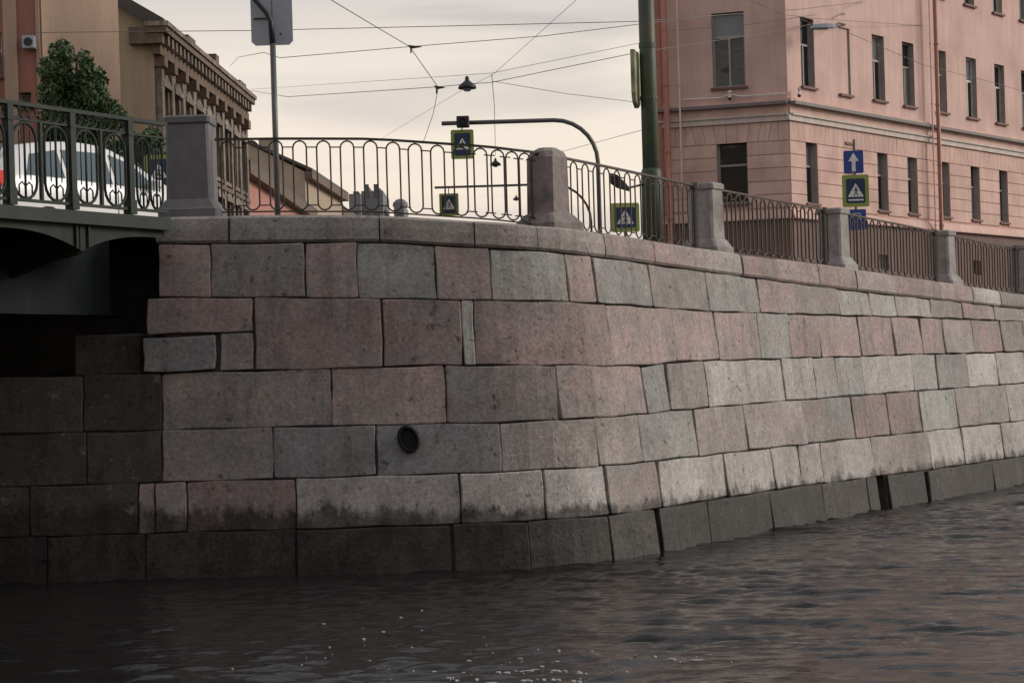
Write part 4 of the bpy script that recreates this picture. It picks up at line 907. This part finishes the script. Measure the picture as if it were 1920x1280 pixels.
# tall green pole with its edge-on plate and floodlight
gp = empty('support_pole', (2.11, 31, 3.85)); tag(gp, 'tall dark green tram wire pole standing behind the railing', 'pole')
mb = MB(); mb.tube([(0, 0, -.2), (0, 0, 5.4)], [.128, .112], 14); mb.build('shaft', M['polegreen'], gp, smooth=True)
mb = MB(); mb.tube([(0, 0, 0), (0, 0, 1.25), (0, 0, 1.3)], [.155, .15, .13], 14); mb.build('base_sleeve', M['polegreen'], gp, smooth=True)
mb = MB(); mb.tube([(0, 0, 3.05), (0, 0, 3.12)], .128, 14); mb.tube([(0, 0, 2.3), (0, 0, 2.35)], .13, 14); mb.build('clamp_band', M['polegreen'], gp)
q = at(1192, 152, 30.95); es = empty('side_sign', q, math.radians(78)); tag(es, 'pale green plate seen almost edge on at the left of the tall green pole', 'sign')
mb = MB(); P_ = [(-.27, -.2), (-.2, -.33), (0, -.40), (.2, -.33), (.27, -.2), (.27, .42), (-.27, .42)]; mb.prism([Vector((a, 0, b_)) for a, b_ in P_], (0, -.03, 0), (0, .03, 0)); mb.build('sign_plate', mat('pale_green_sign', (.42, .44, .26), .6, var=.2, dirt=(.12, .11, .06), dscale=4), es)
q = at(1160, 343, 30.6); fl = empty('floodlight', q); tag(fl, 'small dark floodlight on an arm left of the tall green pole', 'floodlight')
mb = MB(); mb.loft([[Vector((x_, y_, z_)) for x_, y_, z_ in ((x0, -a, -a + o_), (x0, a, -a + o_), (x0, a, a + o_), (x0, -a, a + o_))] for x0, a, o_ in ((-.12, .07, .07), (-.02, .09, .02), (.10, .05, -.06), (.15, .03, -.10))]); mb.build('lamp_housing', M['black'], fl, bevel=.008)
mb = MB(); e_ = Vector((2.0, 31, 0)) - Vector((q.x, q.y, 0)); mb.tube([(.12, 0, -.08), (e_.x, e_.y * .9, .0)], .018, 6); mb.build('bracket_arm', M['black'], fl)

# ------------------------------------------------------------------ overhead wires and hanging lamps
def wire(pts, label, r=.011, sag=.0, k=14):
    P_ = []
    for i in range(len(pts) - 1):
        a, b_ = at(*pts[i]), at(*pts[i + 1])
        for j in range(k + (1 if i == len(pts) - 2 else 0)):
            t = j / k; q = a.lerp(b_, t); q.z -= sag * 4 * t * (1 - t); P_.append(q)
    mb = MB(); mb.tube(P_, r * .7, 5); o = mb.build('overhead_wire', M['wire'], smooth=True); tag(o, label, 'wire', 'overhead wires across the sky'); return o
wire([(40, 62, 56), (467, 58, 52), (820, 50, 50), (1190, 41, 50), (1500, 18, 58), (1720, -8, 70)], 'uppermost long wire crossing the whole sky behind the sign board', .013)
wire([(432, 124, 97), (447, 108, 80), (495, 99, 52), (525, 109, 50), (770, 88, 50), (1020, 68, 50), (1190, 47, 50), (1345, 30, 58)], 'kinked wire through the clamp at the upper end of the diagonal cable', .012)
wire([(470, 170, 100), (540, 182, 60), (812, 164, 50), (880, 158, 50), (922, 155, 50), (1190, 100, 50), (1440, 62, 58), (1730, 5, 72)], 'long wire passing beside the upper hanging lamp and up to the right', .012)
wire([(925, 153, 50), (1060, 176, 55), (1216, 195, 62)], 'short wire falling to the right from the vertical suspension wire')
wire([(600, -12, 40), (690, 42, 45), (768, 88, 50), (822, 165, 50)], 'steep diagonal cable from the top edge down to the wire clamp', .014)
wire([(822, 165, 50), (812, 215, 54), (794, 266, 58)], 'short cable hanging below the lower wire clamp')
wire([(922, 140, 50), (927, 200, 62), (929, 292, 85)], 'thin near vertical wire to the small lower hanging lamp', .013)
wire([(470, 168, 95), (620, 158, 75), (920, 138, 50), (1216, 78, 50)], 'faint upper strand just above the long wire by the lamp', .008)
wire([(1090, -8, 40), (925, 140, 50), (862, 172, 60), (712, 262, 90)], 'faint wire slanting down left across the middle of the sky', .007)
wire([(985, 303, 90), (1216, 241, 62)], 'faint low wire rising from the stubby pillar towards the green pole', .012)
wire([(600, 355, 120), (1000, 352, 110)], 'faint level wire seen through the long railing section', .012) if False else None
wire([(1590, 62, 60), (1730, 122, 62), (1860, 155, 66), (1940, 178, 68)], 'wire running down right across the front of the pink building')
wire([(1240, 60, 58), (1420, 45, 59), (1530, 28, 60)], 'short wire on the left face of the pink building near the top')
wire([(1380, -10, 58), (1470, 28, 59), (1520, 35, 60.2), (1900, 60, 74)], 'wire feeding the street light on the pink building')
def clamp(u, v, y, label, s_=1.0):
    o = empty('wire_clamp', at(u, v, y)); tag(o, label, 'clamp', 'wire clamps'); mb = MB(); mb.prism([Vector((-.09 * s_, 0, .05)), Vector((.24 * s_, 0, .0)), (Vector((-.03, 0, -.04)))], (0, -.04, 0), (0, .04, 0)); mb.build('insulator', M['black'], o); mb = MB(); mb.tube([(-.02, 0, -.04), (-.02, 0, -.14)], .02, 6); mb.build('pin', M['black'], o)
clamp(772, 89, 50, 'dark wire clamp at the upper bend of the diagonal cable'); clamp(820, 165, 50, 'dark wire clamp left of the hanging lamp', .8)
def hlamp(u, v, y, w, label):
    o = empty('hanging_lamp', at(u, v, y)); tag(o, label, 'hanging lamp', 'lamps hanging from wires'); 
    R_ = [[Vector((q * math.cos(k * math.pi / 8), q * math.sin(k * math.pi / 8), h)) for k in range(16)] for q, h in ((w * .5, -.10), (w * .5, -.05), (w * .42, .0), (w * .22, .06), (w * .12, .10), (w * .1, .18), (w * .02, .2))]
    mb = MB(); mb.loft(R_); mb.build('shade', M['black'], o, smooth=True); mb = MB(); mb.tube([(0, 0, -.1), (0, 0, -.16)], [w * .3, w * .15], 10); mb.build('bulb_cover', M['signback'], o)
hlamp(876, 159, 50, .42, 'dome shaped hanging lamp highest in the sky'); hlamp(929, 306, 85, .44, 'smaller hanging lamp showing between railing loops by the stubby pillar'); hlamp(968, 372, 130, .42, 'tiny distant hanging lamp low behind the railing')

# ------------------------------------------------------------------ white car on the bridge
cd = Vector((math.sin(math.radians(33)), math.cos(math.radians(33)), 0)); c0 = Vector((-6.26, 26.5, 3.92))
side = Vector((cd.y, -cd.x, 0))   # right side, facing the water
car = empty('parked_car', c0 - side * .88 + cd * 2.1, math.atan2(cd.y, cd.x)); tag(car, 'white hatchback with a glowing red tail lamp driving on the bridge behind the green railing', 'car')
car.name = 'white_car'
stn = [(-2.10, .42, .80, .80, .70), (-2.06, .28, .88, .94, .80), (-1.9, .22, .95, 1.18, .84), (-1.5, .2, .97, 1.40, .86), (-.9, .2, .96, 1.50, .87), (-.2, .2, .94, 1.52, .87), (.35, .2, .93, 1.42, .87), (1.0, .2, .93, 1.03, .86), (1.6, .22, .86, .92, .83), (2.0, .28, .74, .80, .76), (2.15, .38, .60, .64, .62)]
_c = hermite(np.array([[q[0], q[3]] for q in stn]), 4); _s = np.array(stn)
stn = [(float(x_), *[float(np.interp(x_, _s[:, 0], _s[:, k])) for k in (1, 2)], float(z_), float(np.interp(x_, _s[:, 0], _s[:, 4]))) for x_, z_ in _c]
def sect(x_, sill, belt, roof, hw):
    g = min(1, max(0, (roof - belt) / .5)); rw = hw - .02 - .20 * g
    return [Vector(p) for p in ((x_, -hw * .95, sill), (x_, -hw, sill + .15), (x_, -hw, belt - .12), (x_, -hw * .97, belt), (x_, -rw, roof - .06 * g - .005), (x_, -rw * .8, roof), (x_, rw * .8, roof), (x_, rw, roof - .06 * g - .005), (x_, hw * .97, belt), (x_, hw, belt - .12), (x_, hw, sill + .15), (x_, hw * .95, sill))]
mb = MB(); mb.loft([sect(*q) for q in stn]); mb.build('body', M['carw'], car, smooth=True)
def sidepoly(xs, sgn, name, o=.006):
    P_ = []
    for x_, f_ in xs:
        q = [np.interp(x_, [s_[0] for s_ in stn], [s_[k] for s_ in stn]) for k in range(1, 5)]; g = min(1, max(0, (q[2] - q[1]) / .5)); rw = q[3] - .02 - .20 * g
        yy = q[3] * .97 + (rw - q[3] * .97) * f_; zz = q[1] + (q[2] - .06 * g - q[1]) * f_; P_.append(Vector((x_, sgn * (yy + o), zz)))
    MB().prism(P_, (0, 0, 0), (0, -sgn * .004, 0)).build(name, M['carglass'], car)
for sg_ in (-1, 1):
    sidepoly([(-1.62, .12), (-1.0, .08), (-.95, .08), (-.95, .88), (-1.45, .82)], sg_, 'quarter_window'); sidepoly([(-.88, .07), (-.08, .06), (-.08, .88), (-.88, .88)], sg_, 'rear_window_side'); sidepoly([(0, .06), (.82, .06), (.5, .75), (.38, .86), (0, .88)], sg_, 'front_window_side')
mb = MB(); mb.add([(-2.02, -.62, 1.0), (-2.02, .62, 1.0), (-1.70, .56, 1.42), (-1.70, -.56, 1.42)], [(0, 1, 2, 3)]); 
for i in range(4): mb.v[i] = (mb.v[i][0] - .035, mb.v[i][1], mb.v[i][2])
mb.build('rear_glass', M['carglass'], car)
mb = MB(); mb.add([(1.02, -.66, 1.0), (1.02, .66, 1.0), (.52, .56, 1.42), (.52, -.56, 1.42)], [(0, 1, 2, 3)]); 
for i in range(4): mb.v[i] = (mb.v[i][0] + .03, mb.v[i][1], mb.v[i][2] + .02)
mb.build('windscreen', M['carglass'], car)
for sg_ in (-1, 1):
    mb = MB(); mb.prism([Vector((-2.10, sg_ * .62, .96)), Vector((-2.11, sg_ * .835, .96)), Vector((-1.90, sg_ * .875, .96)), Vector((-1.92, sg_ * .78, .96)), Vector((-2.02, sg_ * .70, .96))], (0, 0, -.10), (0, 0, .07)); mb.build('tail_lamp', M['tail'], car)
    for x_ in (-1.3, 1.35):
        mb = MB(); mb.tube([(x_, sg_ * .70, .31), (x_, sg_ * .885, .31)], .31, 18); w_ = mb.build('wheel', M['rubber'], car); mb = MB(); mb.tube([(x_, sg_ * .886, .31), (x_, sg_ * .892, .31)], .19, 12); mb.build('rim', M['steel'], w_)
    mb = MB(); mb.box((.62, sg_ * .96, 1.0), (.06, .09, .055)); mb.build('door_mirror', M['carw'], car, bevel=.02)
    mb = MB(); mb.mm((-.03, sg_ * .872, .3), (-.022, sg_ * .877, .92)); mb.build('door_gap', M['black'], car)
mb = MB(); mb.mm((-2.16, -.78, .30), (-2.10, .78, .56)); mb.build('rear_bumper', M['carw'], car, bevel=.02)

# ------------------------------------------------------------------ foam flecks on the water
r = random.Random(11); mb = MB()
def fleck(x_, y_, a, b_, th=0):
    n_ = 7; z_ = float(WZ[min(len(WY) - 1, max(0, int((y_ - WY[0]) / .055))), min(len(WX) - 1, max(0, int((x_ - WX[0]) / .055)))])
    P_ = [(x_ + a * math.cos(th + 2 * math.pi * k / n_) * r.uniform(.5, 1.2), y_ + b_ * math.sin(th + 2 * math.pi * k / n_) * r.uniform(.5, 1.2), z_ + .005) for k in range(n_)]
    P2 = [(p[0], p[1], z_ - .012) for p in P_]; mb.add(P_ + P2, [tuple(range(n_))] + [(k, (k + 1) % n_, n_ + (k + 1) % n_, n_ + k) for k in range(n_)])
def on_water(u, v):
    cx, cy = u - 960, HZ - v; V_ = cy - ROLL * cx; y_ = HC * FOC / -V_; return (cx + ROLL * cy) * y_ / FOC, y_
for (u, v, w, n_, su, sv) in ((985, 1262, 5, 55, 60, 12), (1150, 1250, 3, 14, 90, 18), (700, 1245, 3, 14, 110, 22), (860, 1265, 5, 22, 50, 10), (740, 1262, 4, 9, 40, 12), (620, 1215, 4, 7, 40, 18), (570, 1250, 4, 5, 25, 10), (700, 1160, 3, 8, 50, 25), (880, 1200, 3.5, 8, 30, 18), (1040, 1275, 6, 14, 60, 6), (1310, 1236, 5, 16, 40, 5), (1240, 1130, 2.5, 5, 60, 10), (400, 1270, 3, 3, 20, 6), (790, 1230, 3, 7, 60, 20), (960, 1215, 3, 8, 50, 15)):
    for _ in range(int(n_ * .7)):
        x_, y_ = on_water(r.gauss(u, su), min(1290, r.gauss(v, sv))); k = r.uniform(.35, 1.3) * w * .9 * y_ / FOC; fleck(x_, y_, k * r.choice((.7, 1, 1, 2.2)), k * r.uniform(1, 3))
o = mb.build('foam', M['foam']); tag(o, 'scattered white foam flecks floating on the dark water', 'foam', kind='stuff')
